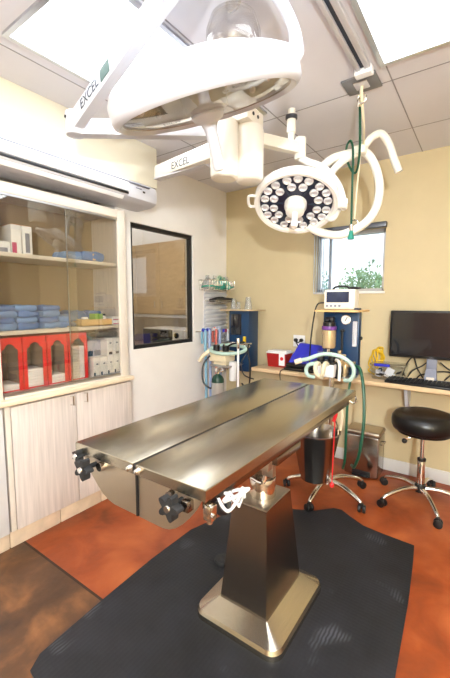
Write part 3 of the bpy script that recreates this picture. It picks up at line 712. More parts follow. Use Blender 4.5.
MB().rings([[V((-.345,2.95,.784)),V((-.262,2.95,.784)),V((-.262,3.03,.784)),V((-.345,3.03,.784))],[V((-.335,2.985,.88)),V((-.268,2.985,.88)),V((-.268,3.02,.88)),V((-.335,3.02,.88))]]).lo((-.42,2.95,.782),(-.18,3.08,.79),.004).build('foot','grey_ink',mo)
text_part('maker_mark','DELL',.014,'grey_ink',mo,(-.30,2.9845,.964),(1,0,0),(0,0,1),align='CENTER')
kb = T('keyboard','black computer keyboard lying in front of the monitor','keyboard',(-.2,2.87,.782))
MB().box((-.345,2.868,.794),(.46,.13,.018),.006,(math.radians(4),0,math.radians(-3))).build('case','black',kb)
for r in range(5):
    for c_ in range(17):
        p = Matrix.Rotation(math.radians(-3),3,'Z')@V((-.21+c_*.0262,-.048+r*.0235,0))
        MB().box((-.345+p.x,2.868+p.y,.806+.0017*r),(.021,.018,.006),.002,(math.radians(4),0,math.radians(-3)),1).build('key','black_rubber',kb)
nt = tag(MB().box((-.30,2.944,.815),(.05,.003,.03),.0005,(-.5,0,0)).build('paper_note','laminate_edge'),'small cream paper note leaning against the monitor foot','note')
for k,(pts,lb) in enumerate((([(-.46,3.05,.80),(-.42,3.0,.86),(-.36,3.0,.90),(-.33,3.03,.93)],'black monitor cable rising behind the keyboard on the left of the foot'),([(-.25,3.03,.93),(-.17,3.0,.88),(-.08,3.03,.90),(0,3.05,.84)],'black monitor cable drooping to the right of the foot'),([(-.48,2.98,.79),(-.40,2.97,.80),(-.36,3.04,.83),(-.2,3.07,.86),(-.05,3.03,.80)],'black cable lying on the desk behind the monitor foot'),([(-.50,3.08,.80),(-.47,3.05,.90),(-.43,3.06,.95),(-.40,3.06,.87),(-.36,3.06,.80)],'black cable looping up under the left side of the monitor'),([(-.22,3.05,.80),(-.16,3.03,.86),(-.10,3.02,.83),(-.03,3.03,.90),(.03,3.05,.95)],'black cable snaking up at the right edge of the picture'))):
    tag(MB().tube(pts,.005,n=8).build('monitor_cable','black'),lb,'cable')

# ------------------------------------------------------------------ stool
def caster(mb_w, p, ang, r=.026):
    d = V((math.cos(ang),math.sin(ang),0)); s = V((-d.y,d.x,0))
    for q in (-1,1): mb_w.cyl(V(p)+s*(q*.006)+V((0,0,r)), V(p)+s*(q*.024)+V((0,0,r)), r,None,20,.004)
def five_star(root, hx, hy, z, R_, ang0, armr, hubr, leg_mat, sq=False):
    for k in range(5):
        a = ang0+k*2*PI/5; d = V((math.cos(a),math.sin(a),0)); c = V((hx,hy,0))
        lg = MB().tube([c+d*.02+V((0,0,z)),c+d*R_*.45+V((0,0,z+.004)),c+d*R_*.86+V((0,0,z-.028)),c+d*R_*.97+V((0,0,.058))],[armr*1.15,armr,armr*.9,armr*.75],n=12).build('leg',leg_mat,root)
        cw = MB(); caster(cw, c+d*R_, a+1.1+k)
        cw.lo(c+d*R_+V((-.012,-.012,.028)),c+d*R_+V((.012,.012,.06)),.005)
        cw.build('caster','black',lg)
sl = T('rolling_stool','round black vinyl rolling stool on five chrome legs','stool',(-.30,2.79,0))
SXX,SYY = -.30,2.72
sl.location = (SXX,SYY,0); sl['_o'] = (SXX,SYY,0)
MB().lathe([(.02,.512),(.17,.512),(.188,.52),(.198,.542),(.2,.572),(.195,.60),(.178,.62),(.14,.632),(.02,.635)],(SXX,SYY,0),n=48).build('seat','vinyl',sl,60)
MB().lathe([(.012,.485),(.05,.485),(.16,.495),(.165,.513),(.012,.513)],(SXX,SYY,0)).build('seat_plate','black',sl)
MB().cyl((SXX,SYY,.12),(SXX,SYY,.30),.025,None,24,.002).build('outer_column','chrome',sl)
MB().cyl((SXX,SYY,.30),(SXX,SYY,.49),.013).build('inner_column','chrome',sl)
MB().cyl((SXX,SYY,.295),(SXX,SYY,.315),.027,None,24,.003).build('column_ring','black',sl)
MB().lathe([(.02,.075),(.034,.08),(.036,.12),(.03,.135),(.02,.135)],(SXX,SYY,0)).build('hub','black',sl)
lv = MB().tube([(SXX,SYY,.48),(SXX-.07,SYY-.03,.455),(SXX-.10,SYY-.04,.43)],.006,n=8).build('height_lever','chrome',sl)
MB().ball((SXX-.105,SYY-.042,.425),.018,12).build('lever_knob','black',lv)
five_star(sl,SXX,SYY,.105,.285,math.radians(-62),.015,.03,'chrome')

# ------------------------------------------------------------------ step bin
sb = T('step_bin','stainless steel step bin with closed lid under the desk','bin',(-.73,2.96,0))
MB().lo((-.86,2.86,.01),(-.605,3.06,.335),.012,3).build('bin_body','steel_mirror',sb)
MB().lo((-.865,2.855,.337),(-.60,3.065,.372),.016,3).build('lid','steel_sheet',sb)
MB().lo((-.80,2.853,.012),(-.66,2.862,.055),.003).build('pedal_recess','black',sb)
MB().lo((-.79,2.83,.018),(-.67,2.858,.028),.003).build('pedal','black',sb)
MB().tube([(-.604,2.92,.27),(-.585,2.92,.275),(-.585,3.0,.275),(-.604,3.0,.27)],.005,n=8,k=3).build('side_handle','chrome',sb)

# ------------------------------------------------------------------ anaesthesia machine by the table
am = T('anesthesia_machine','navy blue anaesthesia machine on chrome wheeled stand at the far end of the table','machine',(-.86,2.47,0))
HX,HY = -.86,2.47
five_star(am,HX,HY,.105,.29,math.radians(-93),.017,.03,'chrome')
MB().lathe([(.02,.08),(.04,.085),(.042,.125),(.02,.14)],(HX,HY,0)).build('hub','chrome',am)
MB().cyl((HX,HY+.03,.10),(HX,HY+.03,.90),.017).build('post','chrome',am)
MB().lo((-.937,2.52,.865),(-.69,2.58,1.298),.006).build('panel','blue',am)
MB().lo((-.955,2.40,1.298),(-.665,2.68,1.312),.002).build('top_shelf','box_wood',am)
MB().lo((-.95,2.40,.86),(-.68,2.52,.868),.002).build('lower_shelf','alu',am)
vp = MB().lathe([(.032,1.045),(.044,1.05),(.047,1.07),(.047,1.17),(.042,1.175)],(-.875,2.47,0)).build('vaporizer','brass',am)
MB().cyl((-.875,2.47,1.175),(-.875,2.47,1.20),.050,None,24,.003).build('collar','purple',vp)
MB().cyl((-.875,2.47,1.20),(-.875,2.47,1.225),.042).lo((-.905,2.45,1.225),(-.845,2.5,1.262),.006).cyl((-.875,2.47,1.225),(-.875,2.43,1.25),.014).build('dial','black',vp)
MB().cyl((-.875,2.47,1.25),(-.875,2.525,1.25),.012).cyl((-.875,2.47,1.10),(-.875,2.525,1.10),.01).cyl((-.875,2.47,1.02),(-.875,2.47,1.05),.012).build('mount','chrome',vp)
g = MB().cyl((-.772,2.522,1.245),(-.772,2.495,1.245),.034,None,28,.003).build('pressure_gauge','chrome',am)
MB().cyl((-.772,2.495,1.245),(-.772,2.492,1.245),.029).build('gauge_face','white_plastic',g)
MB().box((-.768,2.491,1.25),(.004,.001,.03),0,(0,.5,0)).build('needle','black',g)
fm = MB().lo((-.728,2.505,1.065),(-.70,2.522,1.235),.004).build('flowmeter','grey_plastic',am)
MB().cyl((-.714,2.503,1.08),(-.714,2.503,1.22),.006).build('flow_tube','clear',fm)
MB().cyl((-.69,2.55,1.12),(-.675,2.55,1.12),.012).build('side_knob','black',am)
v2 = MB().cyl((-.79,2.49,1.17),(-.79,2.49,1.02),.008).ball((-.79,2.49,1.17),.014).cyl((-.79,2.49,1.17),(-.79,2.52,1.17),.008).build('valve_stem','black',am)
MB().cyl((-.79,2.44,1.0),(-.79,2.44,1.04),.012).cyl((-.78,2.44,.94),(-.78,2.44,1.0),.015).cyl((-.78,2.44,1.01),(-.745,2.44,1.01),.007).build('pop_off_valve','brass',am)
bl = MB().lathe([(.008,.0),(.013,-.02),(.014,-.05),(.022,-.065),(.032,-.10),(.026,-.115),(.01,-.12)],(-.785,2.40,.975)).build('rubber_bellows','black_rubber',am)
MB().tube([(-.785,2.40,.97),(-.783,2.43,.985),(-.78,2.44,.97)],.008,n=8,k=3).build('bellows_neck','black',am)
ab = MB().lo((-.905,2.34,.868),(-.79,2.46,.955),.008).build('absorber_box','white_plastic',am)
MB().lo((-.93,2.33,.955),(-.79,2.47,.97),.003).cyl((-.895,2.38,.97),(-.895,2.38,1.005),.026,None,24,.003).cyl((-.825,2.40,.97),(-.825,2.40,1.01),.026,None,24,.003).build('valve_block','black',ab)
for x,y in ((-.895,2.38),(-.825,2.40)): MB().lathe([(.024,1.006),(.027,1.012),(.022,1.03),(.008,1.036)],(x,y,0)).build('valve_dome','clear',ab)
MB().tube([(-.885,2.33,.955),(-.885,2.29,.965),(-.89,2.27,.945),(-.885,2.275,.90),(-.86,2.30,.875)],.013,n=10).tube([(-.83,2.335,.955),(-.83,2.30,.97),(-.835,2.275,.955),(-.84,2.275,.905),(-.855,2.30,.875)],.013,n=10).build('y_connector','hose_cream',ab)
MB().lo((-.76,2.42,.868),(-.74,2.50,.95),.004).lo((-.80,2.46,.93),(-.70,2.52,.965),.004).build('manifold','brass',am)
# patient monitor on machine
pm = T('patient_monitor','small cream patient monitor with dark screen on top of the navy machine','monitor',(-.79,2.50,1.312))
MB().lo((-.905,2.43,1.316),(-.70,2.54,1.448),.012,3).build('case','cream',pm)
MB().lo((-.885,2.4255,1.362),(-.775+.04,2.431,1.432),.002).build('screen','blue_screen',pm)
MB().tube([(-.86,2.48,1.446),(-.84,2.48,1.466),(-.77,2.48,1.468),(-.745,2.48,1.446)],.007,n=8).build('carry_handle','black',pm)
for k in range(4): MB().cyl((-.88+.028*k,2.431,1.339),(-.88+.028*k,2.425,1.339),.008).build('button','grey_ink',pm)
MB().lo((-.76,2.425,1.328),(-.712,2.431,1.35),.002).build('connector_strip','grey_plastic',pm)
tag(MB().box((-.725,2.51,1.457),(.07,.06,.016),.005).build('sensor_unit','black'),'small black unit lying on top of the cream patient monitor','sensor')
tag(MB().box((-.685,2.46,1.319),(.03,.07,.012),.004).build('clip_sensor','ink'),'dark clip lying right of the patient monitor on the machine shelf','sensor')
tag(MB().tube([(-.91,2.46,1.36),(-.95,2.44,1.35),(-.965,2.42,1.28),(-.985,2.42,1.12),(-1.0,2.44,.99),(-.985,2.40,.90)],.005,n=8).build('monitor_lead','black'),'black lead hanging from the left of the patient monitor','cable')
# breathing hose ring on table end
bh = T('breathing_hose','pale mint corrugated breathing hose looped on the machine at the table end','hose',(-.8,2.3,.9))
MB().tube([(-.97,2.23,.985),(-.92,2.22,1.00),(-.83,2.24,1.035),(-.73,2.25,1.03),(-.66,2.27,.985),(-.645,2.28,.93),(-.67,2.29,.88),(-.71,2.31,.868)],.0125,n=12,k=14,ridge=.05).tube([(-.885,2.29,.965),(-.93,2.26,.955),(-.945,2.25,.92),(-.93,2.25,.885),(-.90,2.28,.872)],.0125,n=12,k=10,ridge=.05).build('corrugated_hose','mint',bh)
MB().tube([(-1.01,2.215,.970),(-.97,2.23,.985)],.017,smooth=False).build('mouthpiece','hose_cream',bh)
tag(MB().tube([(-.785,2.36,.985),(-.765,2.33,.99),(-.745,2.31,.97),(-.74,2.30,.92),(-.742,2.30,.87),(-.742,2.30,.866)],.010,n=10).build('white_tube','hose_white'),'short white bent tube beside the black bellows on the machine','tube')
# bucket
bk = T('steel_bucket','steel kick bucket hanging under the far end of the table','bucket',(-.88,2.27,.2))
BXc,BYc = -.865,2.24
MB().lathe([(.085,.205),(.092,.21),(.152,.52),(.158,.526),(.158,.532),(.150,.532),(.146,.52),(.087,.216),(.01,.214)],(BXc,BYc,0),n=40).build('pail','steel_mirror',bk)
MB().tube([(BXc+.15,BYc,.525),(BXc+.13,BYc+.02,.60),(BXc+.05,BYc+.05,.665),(BXc,BYc+.06,.675),(BXc-.06,BYc+.05,.655),(BXc-.13,BYc+.02,.60),(BXc-.15,BYc,.525)],.006,n=8).build('bail','chrome',bk)
MB().tube([(BXc,BYc+.06,.675),(BXc+.01,BYc+.12,.69),(HX,HY+.015,.69)],.007,n=8).build('hanger_hook','chrome',bk)
# red cord, white strip, green hose from table end
rc = T('red_cord','thin red cord with red bead hanging from the right table end','cord',(-.66,2.06,.3))
MB().tube([(-.665,2.01,.86),(-.668,2.02,.70),(-.672,2.02,.50),(-.678,2.03,.315)],.0035,n=8).build('cord','red',rc)
MB().lathe([(.002,0),(.011,.006),(.013,.018),(.008,.03),(.003,.034)],(-.678,2.03,.285)).build('bead','red',rc)
MB().tube([(-.667,2.012,.80),(-.66,2.01,.74),(-.672,2.01,.69)],.010,n=8).build('ribbon','red',rc)
tag(MB().tube([(-.625,2.01,.86),(-.635,2.02,.80),(-.628,2.02,.72),(-.64,2.03,.64)],.008,n=8).build('dangling_cord','hose_cream'),'cream cord dangling at the right far corner of the table','cord')
tag(MB().tube([(-.575,1.999,.860),(-.56,2.02,.85),(-.55,2.005,.83),(-.565,2.005,.815),(-.59,2.0,.83),(-.60,1.999,.860)],.006,n=8).build('wire_clip','chrome'),'small wire clip on the far right corner of the table','clip')
tag(MB().tube([(-.70,2.49,.94),(-.655,2.46,.92),(-.62,2.42,.80),(-.60,2.38,.60),(-.615,2.36,.40),(-.66,2.42,.27),(-.70,2.50,.24)],.010,n=10).build('green_hose','green'),'green hose hanging down right of the navy machine','hose')
tag(MB().tube([(-.71,2.45,.87),(-.70,2.36,.75),(-.695,2.33,.55),(-.70,2.34,.35),(-.73,2.40,.25)],.008,n=10).build('green_hose','green'),'thinner green hose hanging left of the other beside the red cord','hose')

# ------------------------------------------------------------------ corner machine
a2 = T('anesthesia_machine','navy blue second machine with dark window and glass shelf in the room corner','machine',(-1.8,2.85,0))
five_star(a2,-1.86,2.82,.105,.25,math.radians(-40),.016,.03,'chrome')
MB().cyl((-1.86,2.83,.1),(-1.86,2.83,.80),.018).build('post','chrome',a2)
MB().lo((-1.985,2.86,.72),(-1.765,3.03,1.285),.006).build('cabinet_box','blue',a2)
MB().lo((-1.965,2.855,1.06),(-1.845,2.861,1.255),.002).build('window_panel','screen',a2)
MB().lo((-2.06,2.82,1.285),(-1.70,3.06,1.295),.002).build('glass_shelf','wood',a2)
MB().lo((-2.03,2.62,.785),(-1.82,2.86,.80),.003).build('shelf_plate','alu',a2)
MB().lo((-2.04,2.62,.83),(-1.86,2.78,.92),.01).lo((-2.02,2.66,.80),(-1.88,2.76,.83)).build('absorber_head','hose_cream',a2)
MB().lathe([(.03,.66),(.035,.67),(.035,.83),(.03,.835)],(-1.83,2.70,0)).build('absorber_canister','white_plastic',a2)
MB().cyl((-2.0,2.68,.92),(-2.0,2.68,.975),.03).cyl((-1.91,2.70,.92),(-1.91,2.70,.97),.03).tube([(-1.91,2.70,.95),(-1.85,2.72,.99),(-1.80,2.84,1.0)],.008,n=8).build('valve_block','black',a2)
MB().lo((-1.815,2.835,1.0),(-1.79,2.858,1.05),.004).build('yellow_tag','yellow',a2)
MB().tube([(-1.95,2.72,.97),(-1.92,2.82,.99),(-1.80,2.86,.96)],.010,n=8).cyl((-1.76,2.80,.99),(-1.72,2.78,.97),.010).cyl((-1.79,2.86,.99),(-1.76,2.80,.99),.012).ball((-1.72,2.78,.97),.016).build('valve_arm','chrome',a2)
MB().tube([(-1.72,2.80,1.0),(-1.70,2.74,.95),(-1.67,2.73,.80),(-1.68,2.74,.66),(-1.73,2.78,.58),(-1.80,2.80,.62)],.007,n=8).tube([(-1.74,2.82,.93),(-1.78,2.76,.82),(-1.74,2.74,.72),(-1.66,2.78,.68)],.006,n=8).build('black_tubing','black',a2)
oc = T('oxygen_cylinder','small steel gas cylinder with green shoulder hanging by the corner machine','cylinder',(-1.955,2.66,.42))
OC = (-1.905,2.57)
MB().lathe([(.02,.40),(.05,.41),(.056,.43),(.056,.66)],(OC[0],OC[1],0)).build('tank','tank',oc)
MB().lathe([(.056,.66),(.054,.69),(.04,.715),(.018,.73),(.012,.735)],(OC[0],OC[1],0)).build('shoulder','dark_green',oc)
MB().cyl((OC[0],OC[1],.73),(OC[0],OC[1],.79),.012).cyl((OC[0],OC[1],.75),(OC[0]+.03,OC[1]+.04,.76),.009).lo((OC[0]-.02,OC[1]-.02,.755),(OC[0]+.02,OC[1]+.14,.785),.004).build('valve','chrome',oc)
tag(MB().tube([(-2.03,2.62,.88),(-2.06,2.56,.80),(-2.05,2.54,.66),(-2.0,2.56,.60),(-1.96,2.565,.60)],.008,n=8).build('black_hose','black'),'black hose curving beside the small green topped cylinder','hose')
lp = T('breathing_hose','mint breathing hose ring resting on the corner machine','hose',(-1.85,2.68,.94))
lpts = [(-1.86+.175*math.cos(a),2.66+.10*math.sin(a),.947+.028*math.sin(a)) for a in [i/12*2*PI for i in range(12)]]
MB().tube(lpts,.016,n=12,k=14,closed=True,ridge=.05).build('corrugated_hose','mint',lp)
MB().tube([(-2.02,2.63,.94),(-2.07,2.57,.88),(-2.10,2.55,.83)],.018,n=12,k=8,ridge=.04).build('mouthpiece','hose_cream',lp)
rd = T('white_rod','slim white rod with chrome collar standing in front of the corner machine','rod',(-1.71,2.62,.6))
MB().cyl((-1.71,2.60,.63),(-1.71,2.60,.97),.010).build('rod','white_plastic',rd)
MB().cyl((-1.71,2.60,.97),(-1.71,2.60,1.06),.014,None,16,.002).cyl((-1.71,2.60,.60),(-1.71,2.60,.63),.014).tube([(-1.71,2.60,1.0),(-1.715,2.72,1.0),(-1.72,2.83,.99)],.008,n=8).build('collar','chrome',rd)
for k,(x,h,r,lb) in enumerate(((-1.98,.10,.03,'tall clear glass at the left on the corner machine shelf'),(-1.925,.07,.022,'short clear glass in the middle on the corner machine shelf'),(-1.815,.115,.038,'large clear glass at the right on the corner machine shelf'))):
    y = 2.93
    tag(MB().lathe([(r,0),(r*.98,.004),(r*.62,h),(r*.56,h),(r*.9,.006),(.004,.006)],(x,y,1.296)).build('drinking_glass','frosted'),lb,'glass','glasses on the corner machine shelf')

# slatted rack with wire baskets and hanging hoses
rk = T('slat_rack','white slatted wall rack on the left wall near the corner','rack',(XW,2.93,.92))
MB().lo((XW,2.745,.93),(XW+.006,3.10,1.50)).build('back_board','grey_plastic',rk)
for k in range(14):
    z = .95+k*.04
    MB().box((XW+.018,2.9225,z),(.005,.355,.034),.001,(0,math.radians(38),0)).build('slat','white_plastic',rk)
def basket(y0,y1,z,h,label):
    t = T('wire_basket',label,'basket',(XW+.07,(y0+y1)/2,z)); x0,x1 = XW+.02,XW+.15
    wr = MB()
    for zz,g_ in ((z,.008),(z+h*.5,.004),(z+h,0)):
        wr.tube([(x0+g_,y0+g_,zz),(x1-g_,y0+g_,zz),(x1-g_,y1-g_,zz),(x0+g_,y1-g_,zz)],.0025,n=6,smooth=False,closed=True)
    for k in range(11):
        y = y0+.01+(y1-y0-.02)*k/10
        wr.tube([(x0,y,z+h),(x0+.008,y,z),(x1-.008,y,z),(x1,y,z+h)],.0018,n=6,smooth=False)
    wr.build('wires','chrome',t); return t
basket(2.64,3.06,1.478,.09,'upper wire basket of green masks on the slatted rack')
basket(2.74,3.09,1.352,.03,'lower wire basket holding a dark tray on the slatted rack')
rnd = random.Random(3)
for k,(y,m,lb) in enumerate(((2.70,'clear','clear anaesthetic mask at the left end of the upper basket'),(2.79,'clear','clear dome mask second from left in the upper basket'),(2.88,'teal','teal rubber mask in the middle of the upper basket'),(2.965,'teal','teal rubber mask right of the middle in the upper basket'),(3.02,'clear','clear mask at the right end of the upper basket'))):
    t = T('anesthetic_mask',lb,'mask',(XW+.085,y,1.495))
    tilt = V((rnd.uniform(-.3,.6),rnd.uniform(-.4,.4),.9))
    MB().lathe([(.058,0),(.062,.012),(.055,.04),(.036,.07),(.018,.09),(.018,.112),(.012,.112)],(XW+.09,y,1.50),tilt,24).build('cone',m if m!='clear' else 'frosted',t)
    MB().lathe([(.062,.0),(.066,.007),(.062,.014),(.057,.007)],(XW+.09,y,1.50),tilt,24,closed=True,cap=False).build('rim','teal' if k != 2 else 'green',t)
tag(MB().soft((XW+.085,2.92,1.385),(.10,.30,.05),8,.008).build('black_tray','black_rubber'),'dark rolled pouch lying in the lower wire basket','pouch')
tag(MB().tube([(XW+.10,2.78,1.51),(XW+.12,2.83,1.59),(XW+.10,2.90,1.60),(XW+.09,2.96,1.57),(XW+.11,2.93,1.52)],.007,n=8).tube([(XW+.07,2.80,1.53),(XW+.09,2.87,1.615),(XW+.08,2.95,1.59),(XW+.10,3.0,1.53)],.006,n=8).build('clear_tubing',mat('pale green tubing',(186,208,176),.4)),'pale green tubing looped over the masks in the upper basket','tubing')
hk = T('hose_rail','chrome hook rail holding coloured hoses on the left wall by the corner','rail',(XW+.05,2.72,1.07))
MB().tube([(XW+.0,2.62,1.09),(XW+.07,2.62,1.095),(XW+.07,2.90,1.095),(XW,2.90,1.09)],.006,n=8,smooth=False).build('rail','chrome',hk)
for k,(y,m,nm,z1,lb) in enumerate(((2.635,'hose_blue','gas_hose',.30,'pale blue hose hanging leftmost on the hook rail'),(2.70,'hose_lavender','gas_hose',.30,'lavender hose hanging second on the hook rail'),(2.80,'hose_red','gas_hose',.36,'salmon red hose hanging on the hook rail'),(2.86,'hose_lavender','gas_hose',.55,'short lavender hose rightmost on the hook rail'))):
    x = XW+.095
    t = T(nm,lb,'hose',(x,y,z1))
    MB().tube([(x-.05,y+.03,.98),(x-.045,y+.02,1.07),(x-.02,y+.01,1.115),(x+.012,y,1.09),(x+.016,y-.008,1.0),(x+.012,y+.004,.80),(x+.018,y,.60),(x+.012,y+.005,z1)],.013,n=10,k=8).build('tube',m,t)
    MB().cyl((x-.022,y+.012,1.112),(x+.008,y+.001,1.102),.0165).build('end_cap','royal' if k in (0,1) else 'white_plastic',t)
for k,(y,m) in enumerate(((2.93,'royal'),(2.97,'magenta'),(3.0,'white_plastic'))):
    t = T('spray_bottle' ,['small blue bottle','small magenta capped bottle','small white bottle'][k]+' on the ledge below the slatted rack','bottle',(XW+.10,y,.985))
    MB().lathe([(.014,0),(.016,.005),(.016,.06),(.008,.075),(.008,.085)],(XW+.10,y,.985),n=16).build('bottle','clear' if k != 2 else 'white_plastic',t)
    MB().cyl((XW+.10,y,1.07),(XW+.10,y,1.10),.011).build('cap',m,t)
tag(MB().lo((XW+.008,2.905,.975),(XW+.14,3.08,.984),.002).build('rack_ledge','alu'),'narrow metal ledge below the slatted rack carrying small bottles','shelf')

# ------------------------------------------------------------------ surgical lamp (near, halogen)
l1 = T('surgical_lamp','large white round surgical lamp seen edge-on with long lettered spring arm','lamp',(-1.1,1.64,H))
P1 = V((-.838,1.065,2.039)); N1 = V((.012,.379,-.925)).normalized(); A1 = V((.83,.512,.221)).normalized()
hd = MB().lathe([(.296,.0),(.312,-.012),(.326,-.004),(.332,.012),(.330,.055),(.318,.078),(.29,.092),(.22,.105),(.215,.12),(.13,.13),(.02,.132)][::1],P1,-N1,64,cap=False).build('lamp_housing','lamp_white',l1,50)
MB().lathe([(.296,.0),(.28,.025),(.22,.055),(.10,.07),(.02,.072)],P1,-N1,56,cap=False).build('reflector','reflector',hd)
MB().lathe([(.29,.002),(.20,-.012),(.03,-.018)],P1+N1*.0,-N1,56,cap=False).build('lens_cover','lens_cover',hd)
c1 = MB()
for k in range(10):
    a = k/10*2*PI; u = A1*math.cos(a)+N1.cross(A1)*math.sin(a)
    c1.ball(P1+u*.225-N1*.035,.013,10)
c1.build('bulbs','lens',hd)
MB().lathe([(.075,.06),(.08,.03),(.075,-.01),(.055,-.02),(.03,-.02)],P1,-N1,32).build('lamp_core','grey_plastic',hd)
MB().lathe([(.058,.02),(.06,.028),(.05,.04),(.03,.052),(.022,.075),(.021,.17),(.023,.195),(.018,.205),(.008,.208)],P1,N1,32).build('sterile_handle','lamp_white',hd)
yk = MB().tube([P1+A1*.27-N1*.06,P1+A1*.318-N1*.08,V((-.588,1.25,2.235)),V((-.60,1.245,2.31)),V((-.632,1.18,2.38)),V((-.69,1.02,2.408)),V((-.711,.93,2.41))],[.03,.034,.026,.02,.019,.024,.026],n=16,k=8).build('yoke','lamp_white',l1)
EL = V((-1.644,1.083,2.205)); TP = V((-.711,.917,2.41))
def bar(p0,p1,w0,h0,w1,h1,bev=.006):
    p0,p1 = V(p0),V(p1); t = (p1-p0).normalized(); s = t.cross(V((0,0,1))).normalized(); u = s.cross(t)
    def rr(c,w,h):
        o = []
        for (a,b_) in ((1,.7),(.85,1),(-.85,1),(-1,.7),(-1,-.7),(-.85,-1),(.85,-1),(1,-.7)): o.append(c+s*w*a*.5+u*h*b_*.5)
        return o
    return MB().rings([rr(p0,w0,h0),rr(p1,w1,h1)]), t, s, u
b,t,s,u = bar(EL,TP,.05,.08,.05,.075)
sa = b.build('spring_arm','lamp_white',l1)
mid = EL.lerp(TP,.25)
sd = -s if (-s).dot(V((0,0,1.36))-mid) > 0 and False else s
cam = V((0,0,1.36))
sd = s if s.dot(cam-mid) > 0 else -s
rt = t if t.cross(u).dot(sd) > 0 else -t
bd = (u*-1)
text_part('arm_lettering','EXCEL',.062,'ink',sa,EL.lerp(TP,.13)+sd*.0262,t,u if t.cross(u).dot(sd)>0 else -u)
MB().box(EL.lerp(TP,.375)+sd*.0258,(.075,.002,.05),0,Matrix((t,sd,u)).transposed()).build('green_mark','green_ink',sa)
MB().cyl(EL-V((0,0,.055)),EL+V((0,0,.05)),.043,None,24,.006).build('elbow','lamp_white',l1)
MB().cyl(EL+sd*.043+V((0,0,.02)),EL+sd*.047+V((0,0,.02)),.007).build('elbow_screw','black',l1)
D1 = V((-1.155,1.62,0))
b,t,s,u = bar(EL-V((0,0,.02)),V((D1.x,D1.y,2.24)),.06,.07,.06,.07); b.build('extension_arm','lamp_white',l1)
MB().lathe([(.06,2.0),(.07,2.007),(.073,2.022),(.073,2.27),(.068,2.285),(.02,2.29)],(D1.x,D1.y,0),n=36).build('joint_drum','cream',l1)
MB().cyl((D1.x,D1.y,2.285),(D1.x,D1.y,H),.03).cyl((D1.x,D1.y,H-.03),(D1.x,D1.y,H),.09).build('ceiling_mount','cream',l1)

# ------------------------------------------------------------------ surgical lamp (far, LED)
l2 = T('surgical_lamp','round white LED surgical lamp facing the camera with rings of clear lenses','lamp',(-1.0,2.03,H))
P2 = V((-.902,1.948,1.90)); N2 = V((.16,-.471,-.868)).normalized(); A2 = V((.894,.442,-.074)).normalized(); B2 = N2.cross(A2)
R2 = .232
hd2 = MB().lathe([(R2*.86,.012),(R2*.9,-.006),(R2*.97,-.008),(R2,.006),(R2,.04),(R2*.93,.06),(R2*.7,.075),(R2*.3,.085),(.01,.086)],P2,-N2,64,cap=False).build('lamp_housing','white',l2,50)
MB().lathe([(R2*.87,.012),(R2*.5,.0125),(.008,.013)],P2,-N2,48,cap=False).build('lens_plate','led_back',hd2)
for sct in range(6):
    a0 = sct/6*2*PI+PI/6
    for (rr,da) in ((.174,-.33),(.179,0),(.174,.33),(.125,-.24),(.125,.24)):
        a = a0+da; c = P2+(A2*math.cos(a)+B2*math.sin(a))*rr-N2*.012
        MB().lathe([(.0235,0),(.0245,.006),(.022,.011),(.017,.012),(.012,.005),(.002,.004)],c,N2,20).build('led_lens','lens',hd2)
for sct in range(6):
    a = sct/6*2*PI; d = A2*math.cos(a)+B2*math.sin(a); e_ = N2.cross(d)
    MB().box(P2+d*.13-N2*.009,(.12,.010,.006),.002,Matrix((d,e_,N2)).transposed()).build('divider','ink',hd2)
MB().lathe([(.062,-.012),(.062,.012),(.054,.028),(.05,.05),(.03,.056),(.02,.056)],P2,N2,36).build('centre_hub','white',hd2)
MB().lathe([(.018,.05),(.017,.10),(.020,.128),(.014,.14),(.004,.142)],P2,(N2+V((0,0,-.25))).normalized(),20).build('sterile_handle','white',hd2)
lf = P2-A2*(R2)-N2*.02
MB().tube([lf+A2*.005+B2*.04,lf-A2*.03+B2*.035,lf-A2*.03-B2*.035,lf+A2*.005-B2*.04],.008,n=8,k=4).build('grip','white',hd2)
JT = V((-.925,2.05,2.24))
MB().tube([JT+V((0,0,-.05)),JT+V((.04,.02,-.075)),V((-.80,2.10,2.12)),V((-.725,2.13,2.02)),V((-.69,2.13,1.90)),P2+A2*(R2+.01)-N2*.03],[.02,.021,.02,.02,.02,.018],n=14,k=8).build('outer_yoke','white',l2)
MB().tube([V((-.83,2.09,2.13)),V((-.80,2.09,2.06)),V((-.77,2.085,1.97)),P2+A2*(R2*.75)-N2*.055],.017,n=12).build('inner_yoke','white',l2)
MB().tube([V((-.715,2.13,1.89)),V((-.74,2.09,1.83)),P2+A2*(R2*.7)+B2*(-.12 if B2.z>0 else .12)-N2*.04],.013,n=12).build('lower_yoke','white',l2)
MB().cyl(P2+A2*(R2-.005)-N2*.025,P2+A2*(R2+.045)-N2*.025,.028,None,20,.004).build('yoke_pivot','white',l2)
MB().cyl(JT+V((0,0,-.06)),JT+V((0,0,.06)),.032,None,24,.006).build('joint','cream',l2)
D2 = V((-1.065,1.72,0))
b,t,s,u = bar((D2.x,D2.y,2.225),JT-V((0,0,.0)),.045,.06,.045,.06); b.build('extension_arm','cream',l2)
MB().lathe([(.06,1.995),(.068,2.0),(.075,2.013),(.075,2.25),(.069,2.27),(.02,2.275)],(D2.x,D2.y,0),n=36).build('joint_drum','cream',l2)
MB().lo((D2.x-.07,D2.y-.10,2.272),(D2.x+.05,D2.y+.06,2.345),.006).lo((D2.x-.04,D2.y-.06,2.345),(D2.x+.03,D2.y+.01,H)).build('bracket','cream',l2)
for q in (-.045,.0): MB().cyl((D2.x+.05,D2.y+q,2.31),(D2.x+.0525,D2.y+q,2.31),.009).build('bracket_hole','black',l2)
